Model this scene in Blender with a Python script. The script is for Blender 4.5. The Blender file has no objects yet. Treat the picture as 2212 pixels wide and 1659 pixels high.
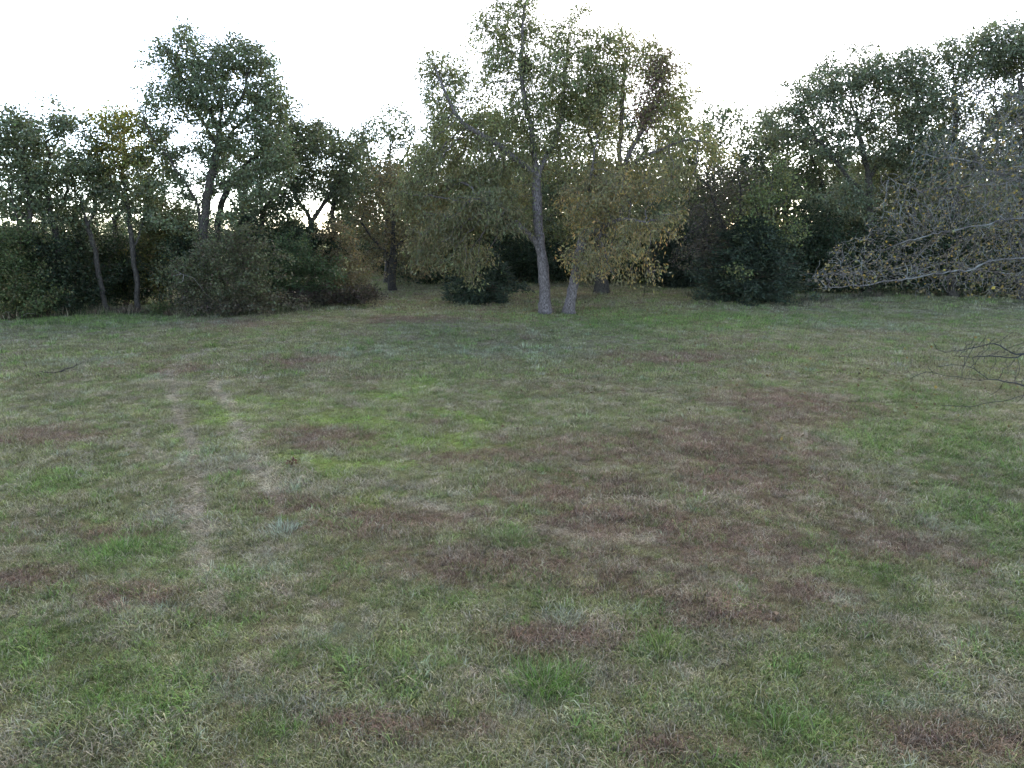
import bpy, math, random
import numpy as np
from mathutils import Vector
from mathutils.kdtree import KDTree

# ------------------------------------------------------------------ camera, sky, sun, exposure
scene = bpy.context.scene
C = scene.collection
R = math.radians
CAM_H, PITCH, TANH = 5.5, R(11.76), 0.697
cam_data = bpy.data.cameras.new('camera')
cam_data.sensor_width = 36.0
cam_data.lens = 18.0 / TANH
cam_data.clip_start, cam_data.clip_end = 0.1, 6000
cam = bpy.data.objects.new('camera', cam_data)
cam.location = (0, 0, CAM_H)
cam.rotation_euler = (R(90) - PITCH, 0, 0)
C.objects.link(cam)
scene.camera = cam

SUN_AZ, SUN_EL = R(14), R(28)            # azimuth clockwise from +Y (the view direction)
world = bpy.data.worlds.new('World')
scene.world = world
world.use_nodes = True
wn, wl = world.node_tree.nodes, world.node_tree.links
sky = wn.new('ShaderNodeTexSky')
sky.sky_type = 'NISHITA'
sky.sun_disc = False
sky.sun_elevation = SUN_EL
sky.sun_rotation = SUN_AZ
sky.air_density, sky.dust_density, sky.ozone_density = 0.4, 0.2, 0.35
wl.new(sky.outputs[0], wn['Background'].inputs[0])
wn['Background'].inputs[1].default_value = 0.15

sun_data = bpy.data.lights.new('sun', 'SUN')
sun_data.energy, sun_data.angle, sun_data.color = 0.5, R(60), (1.0, 0.95, 0.88)
sun = bpy.data.objects.new('sun', sun_data)
sd = Vector((math.sin(SUN_AZ) * math.cos(SUN_EL), math.cos(SUN_AZ) * math.cos(SUN_EL), math.sin(SUN_EL)))
sun.rotation_euler = (-sd).to_track_quat('-Z', 'Y').to_euler()
sun.location = sd * 200
C.objects.link(sun)

vs = scene.view_settings
vs.view_transform, vs.look, vs.gamma, vs.exposure = 'Standard', 'None', 1.0, 3.22
vs.use_curve_mapping = False
vs.use_white_balance = True
vs.white_balance_temperature = 8900
scene.cycles.use_denoising = True
scene.cycles.max_bounces = 8
scene.cycles.transmission_bounces = 6
scene.cycles.diffuse_bounces = 4

# ------------------------------------------------------------------ helpers: pixels of the photograph (2212 wide) to places
CP, SP = math.cos(PITCH), math.sin(PITCH)
def ray(px, py):
    xn = (px - 1106) / 1106 * TANH
    yn = (829.5 - py) / 829.5 * TANH * 0.75
    return xn, CP + yn * SP, -SP + yn * CP
def P(px, py, Y):
    x, y, z = ray(px, py)
    return np.array((x / y * Y, Y, CAM_H + z / y * Y))
def G(px, py):
    x, y, z = ray(px, py)
    t = -CAM_H / z
    return np.array((x * t, y * t, 0.0))
def unit(v):
    v = np.asarray(v, float)
    return v / (np.linalg.norm(v, axis=-1, keepdims=True) + 1e-9)

def hash2(ix, iy, seed):
    n = (ix.astype(np.int64) * 374761393 + iy.astype(np.int64) * 668265263 + seed * 1442695041) & 0x7fffffff
    n = ((n ^ (n >> 13)) * 1274126177) & 0x7fffffff
    return ((n ^ (n >> 16)) & 0xffff) / 65535.0
def vnoise(x, y, seed=0):
    ix, iy = np.floor(x), np.floor(y)
    fx, fy = x - ix, y - iy
    fx, fy = fx * fx * (3 - 2 * fx), fy * fy * (3 - 2 * fy)
    a, b = hash2(ix, iy, seed), hash2(ix + 1, iy, seed)
    c, d = hash2(ix, iy + 1, seed), hash2(ix + 1, iy + 1, seed)
    return (a * (1 - fx) + b * fx) * (1 - fy) + (c * (1 - fx) + d * fx) * fy
def fbm(x, y, s, seed=0, oct=4):
    t, amp, tot = 0, 1.0, 0
    for k in range(oct):
        t = t + amp * vnoise(x / s + 17.3 * k, y / s - 9.1 * k, seed + k)
        tot += amp; amp *= 0.55; s *= 0.5
    return t / tot

def ground_z(x, y):
    z = (fbm(x, y, 7.0, 5, 3) - 0.5) * 0.22 + (fbm(x, y, 1.3, 9, 2) - 0.5) * 0.05
    r = np.hypot(x, y)
    far = np.clip((r - 260) / 500, 0, 1)
    return z - 14 * np.clip((r - 105) / 500, 0, 1) ** 1.3 + far * far * 5 * fbm(x, y, 330.0, 31, 3)
def gz(x, y):
    return float(ground_z(np.array([x], float), np.array([y], float))[0])

def mesh_from(name, verts, faces_list, mat, cols=None, smooth=False):
    """faces_list: list of int arrays (n,3) or (n,4). cols: per-vertex rgb."""
    me = bpy.data.meshes.new(name)
    verts = np.asarray(verts, np.float32)
    me.vertices.add(len(verts))
    me.vertices.foreach_set('co', verts.ravel())
    fl = [np.asarray(f, np.int32) for f in faces_list if len(f)]
    loops = np.concatenate([f.ravel() for f in fl])
    sizes = np.concatenate([np.full(len(f), f.shape[1], np.int32) for f in fl])
    starts = np.concatenate([[0], np.cumsum(sizes)[:-1]]).astype(np.int32)
    me.loops.add(len(loops))
    me.loops.foreach_set('vertex_index', loops)
    me.polygons.add(len(sizes))
    me.polygons.foreach_set('loop_start', starts)
    me.polygons.foreach_set('loop_total', sizes)
    if smooth:
        me.polygons.foreach_set('use_smooth', np.ones(len(sizes), bool))
    if cols is not None:
        a = me.attributes.new('col', 'FLOAT_COLOR', 'POINT')
        c4 = np.ones((len(verts), 4), np.float32); c4[:, :3] = cols
        a.data.foreach_set('color', c4.ravel())
    me.materials.append(mat)
    me.update(calc_edges=True)
    return me
def link(name, data, parent=None):
    o = bpy.data.objects.new(name, data)
    C.objects.link(o)
    if parent is not None:
        o.parent = parent
    return o
def tag(o, label=None, cat=None, group=None, kind=None):
    if label: o['label'] = label
    if cat: o['category'] = cat
    if group: o['group'] = group
    if kind: o['kind'] = kind
    return o

# ------------------------------------------------------------------ materials
def new_mat(name):
    m = bpy.data.materials.new(name); m.use_nodes = True
    nt = m.node_tree
    return m, nt.nodes, nt.links, nt.nodes['Principled BSDF']
def leaf_material(name, transl=0.35, rough=0.55):
    m, n, l, b = new_mat(name)
    out = n['Material Output']
    at = n.new('ShaderNodeAttribute'); at.attribute_name = 'col'
    l.new(at.outputs['Color'], b.inputs['Base Color'])
    b.inputs['Roughness'].default_value = rough
    b.inputs['Specular IOR Level'].default_value = 0.25
    tr = n.new('ShaderNodeBsdfTranslucent')
    mul = n.new('ShaderNodeMixRGB'); mul.blend_type = 'MULTIPLY'; mul.inputs[0].default_value = 1
    mul.inputs[2].default_value = (1.1, 1.15, 0.75, 1)
    l.new(at.outputs['Color'], mul.inputs[1]); l.new(mul.outputs[0], tr.inputs['Color'])
    mx = n.new('ShaderNodeMixShader'); mx.inputs[0].default_value = transl
    l.new(b.outputs[0], mx.inputs[1]); l.new(tr.outputs[0], mx.inputs[2])
    l.new(mx.outputs[0], out.inputs['Surface'])
    return m
def bark_material(name, dark, light, scale=3.0, lichen=None):
    m, n, l, b = new_mat(name)
    tc = n.new('ShaderNodeTexCoord')
    mp = n.new('ShaderNodeMapping'); mp.inputs['Scale'].default_value = (scale * 2.4, scale * 2.4, scale * 0.55)
    l.new(tc.outputs['Object'], mp.inputs[0])
    nz = n.new('ShaderNodeTexNoise'); nz.inputs['Scale'].default_value = 3.0; nz.inputs['Detail'].default_value = 6
    nz.inputs['Roughness'].default_value = 0.7
    l.new(mp.outputs[0], nz.inputs['Vector'])
    cr = n.new('ShaderNodeValToRGB')
    cr.color_ramp.elements[0].position = 0.42; cr.color_ramp.elements[0].color = (*dark, 1)
    cr.color_ramp.elements[1].position = 0.6; cr.color_ramp.elements[1].color = (*light, 1)
    l.new(nz.outputs['Fac'], cr.inputs[0])
    colout = cr.outputs[0]
    if lichen:
        n2 = n.new('ShaderNodeTexNoise'); n2.inputs['Scale'].default_value = 2.2; n2.inputs['Detail'].default_value = 4
        l.new(tc.outputs['Object'], n2.inputs['Vector'])
        r2 = n.new('ShaderNodeValToRGB'); r2.color_ramp.elements[0].position = 0.5; r2.color_ramp.elements[1].position = 0.62
        l.new(n2.outputs['Fac'], r2.inputs[0])
        mx = n.new('ShaderNodeMixRGB'); mx.inputs[2].default_value = (*lichen, 1)
        l.new(r2.outputs[0], mx.inputs[0]); l.new(colout, mx.inputs[1]); colout = mx.outputs[0]
    l.new(colout, b.inputs['Base Color'])
    b.inputs['Roughness'].default_value = 0.9
    b.inputs['Specular IOR Level'].default_value = 0.2
    bp = n.new('ShaderNodeBump'); bp.inputs['Strength'].default_value = 0.8; bp.inputs['Distance'].default_value = 0.05
    l.new(nz.outputs['Fac'], bp.inputs['Height']); l.new(bp.outputs[0], b.inputs['Normal'])
    return m
LEAF = leaf_material('leaf', 0.35)
NEEDLE = leaf_material('needle', 0.12, 0.7)
BARK_GREY = bark_material('bark_grey', (0.04, 0.034, 0.033), (0.175, 0.153, 0.152), 3.2)
BARK_DARK = bark_material('bark_dark', (0.02, 0.018, 0.016), (0.08, 0.071, 0.062), 3.5)
BARK_PALE = bark_material('bark_pale', (0.05, 0.047, 0.046), (0.16, 0.153, 0.152), 6.0, lichen=(0.20, 0.215, 0.205))
BARK_TWIG_SHADE = bark_material('bark_twig_shade', (0.02, 0.022, 0.024), (0.07, 0.07, 0.072), 6.0)  # shade on the low branches put into a darker bark colour
BARK_BROWN = bark_material('bark_brown', (0.05, 0.034, 0.026), (0.17, 0.12, 0.095), 6.0)
DEADWOOD = bark_material('dead_wood', (0.16, 0.15, 0.14), (0.36, 0.34, 0.33), 6.0)

# ------------------------------------------------------------------ colour map of the meadow (in metres, on the ground)
def seg_dist(x, y, pts):
    d = np.full(x.shape, 1e9)
    for a, b in zip(pts[:-1], pts[1:]):
        ax, ay = a[:2]; bx, by = b[:2]
        L2 = (bx - ax) ** 2 + (by - ay) ** 2 + 1e-9
        t = np.clip(((x - ax) * (bx - ax) + (y - ay) * (by - ay)) / L2, 0, 1)
        d = np.minimum(d, np.hypot(x - ax - t * (bx - ax), y - ay - t * (by - ay)))
    return d
def gpts(pp): return [G(*p) for p in pp]
TRACKS = [(gpts([(640, 738), (520, 748), (430, 762), (380, 790), (372, 830), (385, 890), (408, 950), (428, 1010), (420, 1075), (425, 1150), (440, 1230), (470, 1320)]), 0.2, 1.0),
          (gpts([(520, 768), (470, 782), (455, 805), (468, 845), (505, 890), (528, 940), (545, 990), (580, 1050), (610, 1100)]), 0.17, 0.9),
          (gpts([(840, 1078), (930, 1098), (1050, 1122), (1160, 1145), (1290, 1166), (1400, 1170)]), 0.13, 1.0),
          (gpts([(1650, 1450), (1780, 1462), (1920, 1488), (2050, 1505), (2212, 1520)]), 0.14, 0.7),
          (gpts([(250, 960), (400, 1000), (470, 1020)]), 0.2, 0.4)]
STREAKS = [(gpts([(490, 862), (600, 862), (700, 885), (790, 912), (900, 945), (1010, 958)]), .55), (gpts([(600, 990), (700, 998), (780, 1040), (850, 1085)]), .4),
           (gpts([(780, 850), (880, 862), (960, 885), (1080, 910)]), .5), (gpts([(440, 868), (500, 905), (540, 950)]), .3)]
def ell(px, py, rx, ry):
    c = G(px, py)
    w = (G(px + rx, py) - G(px - rx, py))[0] / 2
    h = (G(px, py - ry) - G(px, py + ry))[1] / 2
    return c[0], c[1], abs(w), abs(h)
LIME = [ell(*e) for e in [(650, 868, 75, 14), (735, 902, 100, 14), (850, 862, 70, 18), (905, 955, 110, 18), (720, 1000, 85, 12), (815, 1080, 65, 10),
        (540, 868, 36, 10), (382, 935, 22, 8), (500, 905, 60, 9), (1000, 935, 60, 10), (840, 1000, 50, 9), (450, 868, 30, 7), (900, 830, 70, 8),
        (520, 955, 40, 8), (1090, 915, 60, 8), (1150, 960, 60, 8)]]
BROWN = [ell(*e) for e in [(710, 950, 115, 24), (1000, 985, 120, 20), (1300, 970, 250, 34), (1560, 960, 200, 60), (1660, 1050, 220, 70), (1250, 1050, 260, 40), (880, 1130, 230, 36),
        (1000, 1215, 230, 60), (1350, 1130, 230, 45), (1330, 1240, 220, 50), (1600, 1180, 230, 60), (1450, 772, 150, 16), (650, 1090, 120, 22), (1700, 870, 180, 40), (570, 1075, 60, 14),
        (250, 1150, 60, 20), (120, 940, 90, 18), (300, 1290, 120, 26), (1180, 1370, 200, 40), (800, 1560, 200, 40), (1560, 1330, 120, 30), (1950, 1180, 140, 50), (1750, 1280, 120, 40),
        (2050, 1600, 160, 40), (1450, 1620, 160, 40), (500, 700, 140, 12), (940, 910, 40, 9), (900, 690, 200, 8), (60, 1250, 90, 30), (640, 780, 80, 12), (400, 800, 60, 12)]]
LUSH = [ell(*e) for e in [(280, 1180, 130, 45), (1170, 1480, 110, 50), (1430, 1400, 80, 36), (100, 1040, 110, 34), (1100, 1170, 70, 24), (330, 1500, 170, 60), (80, 1380, 110, 60),
        (2060, 960, 170, 90), (2130, 1120, 110, 80), (1900, 1240, 160, 30), (620, 1560, 120, 40), (1230, 1040, 110, 14), (1480, 690, 420, 18), (150, 690, 260, 14), (1950, 1480, 120, 30), (1700, 1560, 120, 40),
        (1280, 680, 150, 12), (700, 1420, 120, 30), (1980, 860, 160, 30), (1300, 1590, 120, 30)]]
PALE = [ell(*e) for e in [(610, 1148, 52, 16), (720, 1365, 110, 40), (480, 1490, 90, 30), (350, 1115, 50, 14), (1200, 1340, 70, 24), (1990, 1130, 60, 40), (440, 705, 90, 7), (140, 780, 90, 12), (1100, 760, 160, 14),
        (560, 1230, 80, 26), (480, 990, 80, 14), (340, 1320, 90, 26), (1840, 1290, 70, 30), (1820, 700, 160, 12), (800, 760, 160, 12), (620, 1060, 50, 12), (2000, 1520, 130, 20), (560, 1510, 120, 14)]]
def blobs(x, y, L, soft=0.9):
    w = np.zeros(x.shape)
    n = (fbm(x, y, 1.6, 77, 3) - 0.5) * 2.0
    for cx, cy, rx, ry in L:
        d = np.sqrt(((x - cx) / rx) ** 2 + ((y - cy) / ry) ** 2) + n * 0.75
        w = np.maximum(w, np.clip((1.25 - d) / soft, 0, 1))
    return w
def field(x, y):
    """share of each grass type at (x, y): green, lush, lime, brown, straw, pale"""
    n1, n2, n3, n4 = fbm(x, y, 3.2, 1, 4), fbm(x, y, 1.1, 2, 3), fbm(x, y, 9.0, 3, 3), fbm(x, y, 0.42, 6, 2)
    lush = 2.1 * blobs(x, y, LUSH, 1.2) + np.clip((n2 - 0.6) * 3, 0, 0.6) + np.clip((n4 - 0.6) * 4, 0, 0.9)
    lime = 3.4 * blobs(x, y, [(a, b, c * 1.35, d * 1.35) for a, b, c, d in LIME], 1.3) * np.clip(2.6 * fbm(x, y, 0.9, 66, 3) - 0.5, 0, 1.3)
    for pts, w in STREAKS:
        lime = lime + 2.6 * np.clip(1.5 - (seg_dist(x, y, pts) + (n1 - .5) * 1.2) / w, 0, 1) * np.clip(3.0 * n2 - 0.9, 0, 1.2)
    brown = 7.0 * blobs(x, y, BROWN, 2.0) * (0.25 + 0.5 * n2 + 0.6 * n4) + np.clip((n1 - 0.55) * 2.0, 0, 0.4)
    straw = 0.15 + np.clip((0.45 - n2) * 2.2, 0, 0.6) + np.clip((0.4 - n4) * 4, 0, 0.9) + np.clip((n3 - 0.55) * 1.5, 0, .4)
    for pts, w, s in TRACKS:
        d = seg_dist(x, y, pts) + (n2 - 0.5) * 0.45
        t = np.clip(1.4 - d / w, 0, 1) * s * np.clip((y - 9.0) / 5.0, 0.35, 1)
        straw = straw + 2.0 * t * (0.45 + 1.1 * n1); lime = lime * (1 - t); brown = brown * (1 - 0.6 * t); lush = lush * (1 - 0.8 * t)
    pale = 0.75 * blobs(x, y, PALE) + 0.05
    # under the tree canopy: leaf litter, thin dull grass
    sh = np.clip((y - 49) / 12, 0, 1) * np.clip(1.2 - np.abs(x - 2) / 16, 0, 1)
    brown = brown + 0.7 * sh; straw = straw * (1 - .75 * sh)
    green = np.full(x.shape, 1.0)
    W = np.stack([green, lush, lime, brown, straw, pale], -1)
    return W / W.sum(-1, keepdims=True)
PAL = np.array([(0.150, 0.170, 0.064),    # green
                (0.098, 0.180, 0.044),    # lush
                (0.195, 0.300, 0.066),    # lime
                (0.165, 0.096, 0.076),    # brown red
                (0.270, 0.238, 0.182),    # straw
                (0.215, 0.250, 0.175)])   # pale bluish

# ------------------------------------------------------------------ ground
def build_ground():
    def axis(lo, hi, step, far):
        a = list(np.arange(lo, hi + 1e-6, step))
        s, v = step, hi
        up = []
        while v < far:
            s *= 1.25; v += s; up.append(v)
        s, v = step, lo
        dn = []
        while v > -far:
            s *= 1.25; v -= s; dn.append(v)
        return np.array(dn[::-1] + a + up)
    xs, ys = axis(-46, 46, 0.4, 3500), axis(2, 75, 0.4, 3500)
    X, Y = np.meshgrid(xs, ys)
    x, y = X.ravel(), Y.ravel()
    z = ground_z(x, y)
    W = field(x, y)
    col = W @ PAL
    col = col * 0.45 + np.array((0.05, 0.04, 0.028)) * 0.45
    far = np.clip((np.hypot(x, y) - 90) / 60, 0, 1)[:, None]
    col = col * (1 - far) + np.array((0.17, 0.20, 0.085)) * far
    nx, ny = len(xs), len(ys)
    i = np.arange(nx * ny).reshape(ny, nx)
    f = np.stack([i[:-1, :-1], i[:-1, 1:], i[1:, 1:], i[1:, :-1]], -1).reshape(-1, 4)
    m, n, l, b = new_mat('meadow_soil')
    at = n.new('ShaderNodeAttribute'); at.attribute_name = 'col'
    tc = n.new('ShaderNodeTexCoord')
    nz = n.new('ShaderNodeTexNoise'); nz.inputs['Scale'].default_value = 9; nz.inputs['Detail'].default_value = 8; nz.inputs['Roughness'].default_value = 0.75
    l.new(tc.outputs['Object'], nz.inputs['Vector'])
    cr = n.new('ShaderNodeValToRGB'); cr.color_ramp.elements[0].color = (0.45, 0.42, 0.4, 1); cr.color_ramp.elements[1].color = (1.5, 1.5, 1.45, 1)
    cr.color_ramp.elements[0].position = 0.3; cr.color_ramp.elements[1].position = 0.72
    l.new(nz.outputs['Fac'], cr.inputs[0])
    mx = n.new('ShaderNodeMixRGB'); mx.blend_type = 'MULTIPLY'; mx.inputs[0].default_value = 1
    l.new(at.outputs['Color'], mx.inputs[1]); l.new(cr.outputs[0], mx.inputs[2])
    l.new(mx.outputs[0], b.inputs['Base Color']); b.inputs['Roughness'].default_value = 1; b.inputs['Specular IOR Level'].default_value = 0.05
    bp = n.new('ShaderNodeBump'); bp.inputs['Distance'].default_value = 0.08; bp.inputs['Strength'].default_value = 0.6
    l.new(nz.outputs['Fac'], bp.inputs['Height']); l.new(bp.outputs[0], b.inputs['Normal'])
    o = link('ground', mesh_from('ground', np.stack([x, y, z], -1), [f], m, col, True))
    tag(o, 'uneven autumn meadow soil reaching to the horizon', kind='structure')
build_ground()

# ------------------------------------------------------------------ trees
def resample(pts, step, rng, wig):
    pts = np.asarray(pts, float)
    seg = np.linalg.norm(np.diff(pts, axis=0), axis=1)
    s = np.concatenate([[0], np.cumsum(seg)])
    n = max(2, int(s[-1] / step) + 1)
    t = np.linspace(0, s[-1], n)
    # smooth (Catmull-like) by interpolating then averaging
    out = np.stack([np.interp(t, s, pts[:, k]) for k in range(3)], -1)
    for _ in range(3):
        out[1:-1] = 0.25 * out[:-2] + 0.5 * out[1:-1] + 0.25 * out[2:]
    if wig and n > 3:
        w = rng.normal(0, wig, (n, 3)); w[0] = 0
        w[1:-1] = (w[:-2] + w[1:-1] + w[2:]) / 3
        out = out + w
    return out

def grow(rng, paths, attr, step, infl, kill, maxit=140, trop=(0, 0, 0), wig=0.05, cap=6000, jit=0.28):
    pos, par = [], []
    for pi, p in enumerate(paths):
        q = resample(p, step, rng, wig)
        if pi == 0:
            prev = -1
        else:
            arr = np.array(pos)
            prev = int(np.argmin(((arr - q[0]) ** 2).sum(1)))
            q = q[1:]
        for v in q:
            pos.append(v); par.append(prev); prev = len(pos) - 1
    pos = np.array(pos); par = list(par)
    n_seed = len(pos)
    A = attr
    nd = np.full(len(A), 1e9); ni = np.zeros(len(A), int)
    def update(lo, A, nd, ni):
        P_ = pos[lo:]
        if len(A) * len(P_) > 1500000:
            kd = KDTree(len(P_))
            for i, p in enumerate(P_.tolist()):
                kd.insert(p, i)
            kd.balance()
            fd = kd.find
            res = [fd(a)[1:] for a in A.tolist()]
            j = np.array([r[0] for r in res], int); d = np.array([r[1] for r in res])
            b = d < nd
            nd[b] = d[b]; ni[b] = lo + j[b]
            return
        for c in range(0, len(P_), 400):
            D = np.linalg.norm(A[:, None, :] - P_[None, c:c + 400, :], axis=2)
            j = D.argmin(1); d = D[np.arange(len(A)), j]
            b = d < nd
            nd[b] = d[b]; ni[b] = lo + c + j[b]
    update(0, A, nd, ni)
    kids = np.zeros(len(pos), int)
    trop = np.array(trop)
    for it in range(maxit):
        live = nd > kill
        A, nd, ni = A[live], nd[live], ni[live]
        if len(A) == 0 or len(pos) > cap:
            break
        act = nd < infl
        if not act.any():
            infl *= 1.4
            continue
        acc = np.zeros((len(pos), 3))
        np.add.at(acc, ni[act], unit(A[act] - pos[ni[act]]))
        src = np.unique(ni[act])
        src = src[kids[src] < 4]
        if len(src) == 0:
            break
        d = unit(unit(acc[src]) + rng.normal(0, jit, (len(src), 3)) + trop)
        new = pos[src] + d * step
        lo = len(pos)
        pos = np.concatenate([pos, new]); par.extend(src.tolist())
        kids[src] += 1
        kids = np.concatenate([kids, np.zeros(len(src), int)])
        update(lo, A, nd, ni)
    return pos, np.array(par), n_seed

def radii(pos, par, r_base, r_tip):
    n = len(pos)
    cnt = np.zeros(n); has = np.zeros(n, bool)
    has[par[par >= 0]] = True
    cnt[~has] = 1
    for i in range(n - 1, 0, -1):
        cnt[par[i]] += cnt[i]
    e = max(1.4, math.log(max(cnt[0], 2)) / math.log(max(r_base / r_tip, 2)))
    return r_tip * cnt ** (1 / e)

def chains(pos, par, rad):
    n = len(pos)
    kids = [[] for _ in range(n)]
    for i in range(1, n):
        kids[par[i]].append(i)
    out = []           # (indices, chain order, first-order subtree id)
    stack = [(0, -1, 0, -1)]
    sub = 0
    while stack:
        s, p, order, sid = stack.pop()
        ch = [p, s] if p >= 0 else [s]
        cur = s
        while kids[cur]:
            ks = sorted(kids[cur], key=lambda k: -rad[k])
            for k in ks[1:]:
                if order == 0:
                    sub += 1
                    stack.append((k, cur, 1, sub))
                else:
                    stack.append((k, cur, order + 1, sid))
            cur = ks[0]; ch.append(cur)
        out.append((ch, order, sid))
    return out

def tube(pts, r, sides, rng, rough=0.0):
    n = len(pts)
    t = unit(np.gradient(pts, axis=0))
    ref = np.array((0.31, 0.95, 0.05)) if abs(t.mean(0)[1]) < 0.8 else np.array((1.0, 0.1, 0.05))
    n1 = unit(np.cross(t, ref)); n2 = np.cross(t, n1)
    a = np.linspace(0, 2 * math.pi, sides, endpoint=False)
    rr = r[:, None] * np.ones((1, sides))
    if rough:
        rr = rr * (1 + rng.normal(0, rough, rr.shape))
    v = pts[:, None] + rr[..., None] * (np.cos(a)[None, :, None] * n1[:, None] + np.sin(a)[None, :, None] * n2[:, None])
    i = np.arange(n * sides).reshape(n, sides)
    f = np.stack([i[:-1], np.roll(i, -1, 1)[:-1], np.roll(i, -1, 1)[1:], i[1:]], -1).reshape(-1, 4)
    return v.reshape(-1, 3), f

def merge(parts):
    V, F, o = [], [], 0
    for v, f in parts:
        V.append(v); F.append(f + o); o += len(v)
    return np.concatenate(V), np.concatenate(F)

def wood(root, pos, par, rad, mat, rng, max_limbs, flare=0.35, limb_r=0.045, trunk_name='trunk', min_r=0.0):
    ch = chains(pos, par, rad)
    subs = {}
    trunk_parts = []
    for idx, order, sid in ch:
        p = pos[idx]
        r = rad[idx].copy()
        if order > 0:
            r[0] = min(r[0], r[1] * 1.15)
        else:
            r = r * (1 + flare * np.exp(-np.maximum(p[:, 2] - p[0, 2], 0) / 0.45))
            p = p.copy(); p[0, 2] -= 0.15
        m = r.max()
        sides = 14 if m > .2 else 9 if m > .1 else 6 if m > .05 else 4 if m > .02 else 3
        r = np.maximum(r, min_r); r[-1] *= 0.5
        vf = tube(p, r, sides, rng, 0.05 if m > 0.1 else 0.0)
        if order == 0:
            trunk_parts.append(vf)
        else:
            subs.setdefault(sid, []).append((m, vf))
    big = sorted(subs, key=lambda s: -max(a for a, _ in subs[s]))
    made = 0
    for s in big:
        vfs = [b for _, b in subs[s]]
        if made < max_limbs and max(a for a, _ in subs[s]) > limb_r:
            v, f = merge(vfs)
            link('limb', mesh_from('limb', v, [f], mat, smooth=True), root); made += 1
        else:
            trunk_parts += vfs
    v, f = merge(trunk_parts)
    link(trunk_name, mesh_from(trunk_name, v, [f], mat, smooth=True), root)

def leaves_mesh(rng, anchors, colours, n_per, spread, size, droop, style, mat, out_dir=None, name='crown'):
    """style 'oval': folded diamond leaf; 'spray': hanging compound leaf strip; 'needle': flat spray"""
    N = len(anchors) * n_per
    c = np.repeat(anchors, n_per, 0) + rng.normal(0, 1, (N, 3)) * np.array((spread, spread, spread * 0.7))
    col = np.repeat(colours, n_per, 0)
    col = col * np.clip(rng.normal(1, 0.2, (N, 1)), 0.5, 1.7) * np.clip(rng.normal(1, 0.07, (N, 3)), 0.7, 1.3)
    d = rng.normal(0, 1, (N, 3))
    if out_dir is not None:
        d = d + np.repeat(out_dir, n_per, 0) * 1.2
    d[:, 2] -= droop * 1.6
    d = unit(d)
    s = size * np.clip(rng.normal(1, 0.28, (N, 1)), 0.45, 1.8)
    side = unit(np.cross(d, rng.normal(0, 1, (N, 3))))
    up = np.cross(side, d)
    if style == 'spray':
        L = s; w = s * 0.15
        d2 = unit(d * 0.8 + np.array((0, 0, -0.75 * droop)))
        p0 = c; p1 = c + d * L * 0.35; p2 = p1 + d2 * L * 0.4; p3 = p2 + unit(d2 + np.array((0, 0, -0.6 * droop))) * L * 0.3
        v = np.stack([p0, p1 - side * w, p1 + side * w + up * w * .3, p2 - side * w * .9, p2 + side * w * .9, p3], 1)
        b = (np.arange(N) * 6)[:, None]
        f3 = np.concatenate([b + [[0, 1, 2]], b + [[3, 5, 4]]]); f4 = b + [[1, 3, 4, 2]]
        me = mesh_from(name, v.reshape(-1, 3), [f3, f4], mat, np.repeat(col, 6, 0))
    else:
        wf = 0.36 if style == 'oval' else 0.16
        p1 = c + d * s * 0.45
        v = np.stack([c, p1 - side * s * wf + up * s * .1, c + d * s, p1 + side * s * wf + up * s * .1], 1)
        b = (np.arange(N) * 4)[:, None]
        f = np.concatenate([b + [[0, 1, 2]], b + [[0, 2, 3]]])
        me = mesh_from(name, v.reshape(-1, 3), [f], mat, np.repeat(col, 4, 0))
    return me

def noise3(p, s, seed):
    q = p / s
    return (vnoise(q[:, 0] + 0.37 * q[:, 2], q[:, 1], seed) + vnoise(q[:, 1] + 5.2, q[:, 2] - 0.41 * q[:, 0], seed + 1) + vnoise(q[:, 2] + 9.7, q[:, 0] + 0.33 * q[:, 1], seed + 2)) / 3
def lobe_points(rng, lobes, D, spacing, base, depth=1.0, shell=0.5, gap=0.0, gap_s=1.7, ragged=0.0):
    """lobes in photograph pixels at depth D: (px, py, rx, ry[, density[, depth offset m]])"""
    pts = []
    for lb in lobes:
        px, py, rx, ry = lb[:4]
        dens = lb[4] if len(lb) > 4 else 1.0
        dy = lb[5] if len(lb) > 5 else 0.0
        c = P(px, py, D + dy)
        m = TANH / 1106 * (D + dy) / CP
        rx, rz = rx * m, ry * m
        ry_ = (rx + rz) / 2 * depth
        n = max(8, int(4.19 * rx * rz * ry_ / spacing ** 3 * dens))
        u = unit(rng.normal(0, 1, (n, 3)))
        u = u * (rng.random((n, 1)) ** shell) * (0.72 + 0.62 * noise3(u * 2.2 + rng.uniform(0, 50, 3), 1.0, 3))[:, None] * np.where(rng.random((n, 1)) < .06 + ragged, 1.22 + .8 * ragged * rng.random((n, 1)) / .15, 1.0)
        pts.append(c + u * np.array((rx, ry_, rz)))
    pts = np.concatenate(pts)
    if gap:
        nz = noise3(pts, gap_s, 13)
        pts = pts[nz > np.quantile(nz, gap)]
    return pts - base

def pal(rng, n, base, alt, share, jitter=0.12):
    base, alt = np.array(base), np.array(alt)
    w = (rng.random(n) < share)[:, None]
    return np.where(w, alt, base) * np.clip(rng.normal(1, jitter, (n, 1)), 0.6, 1.5)

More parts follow.
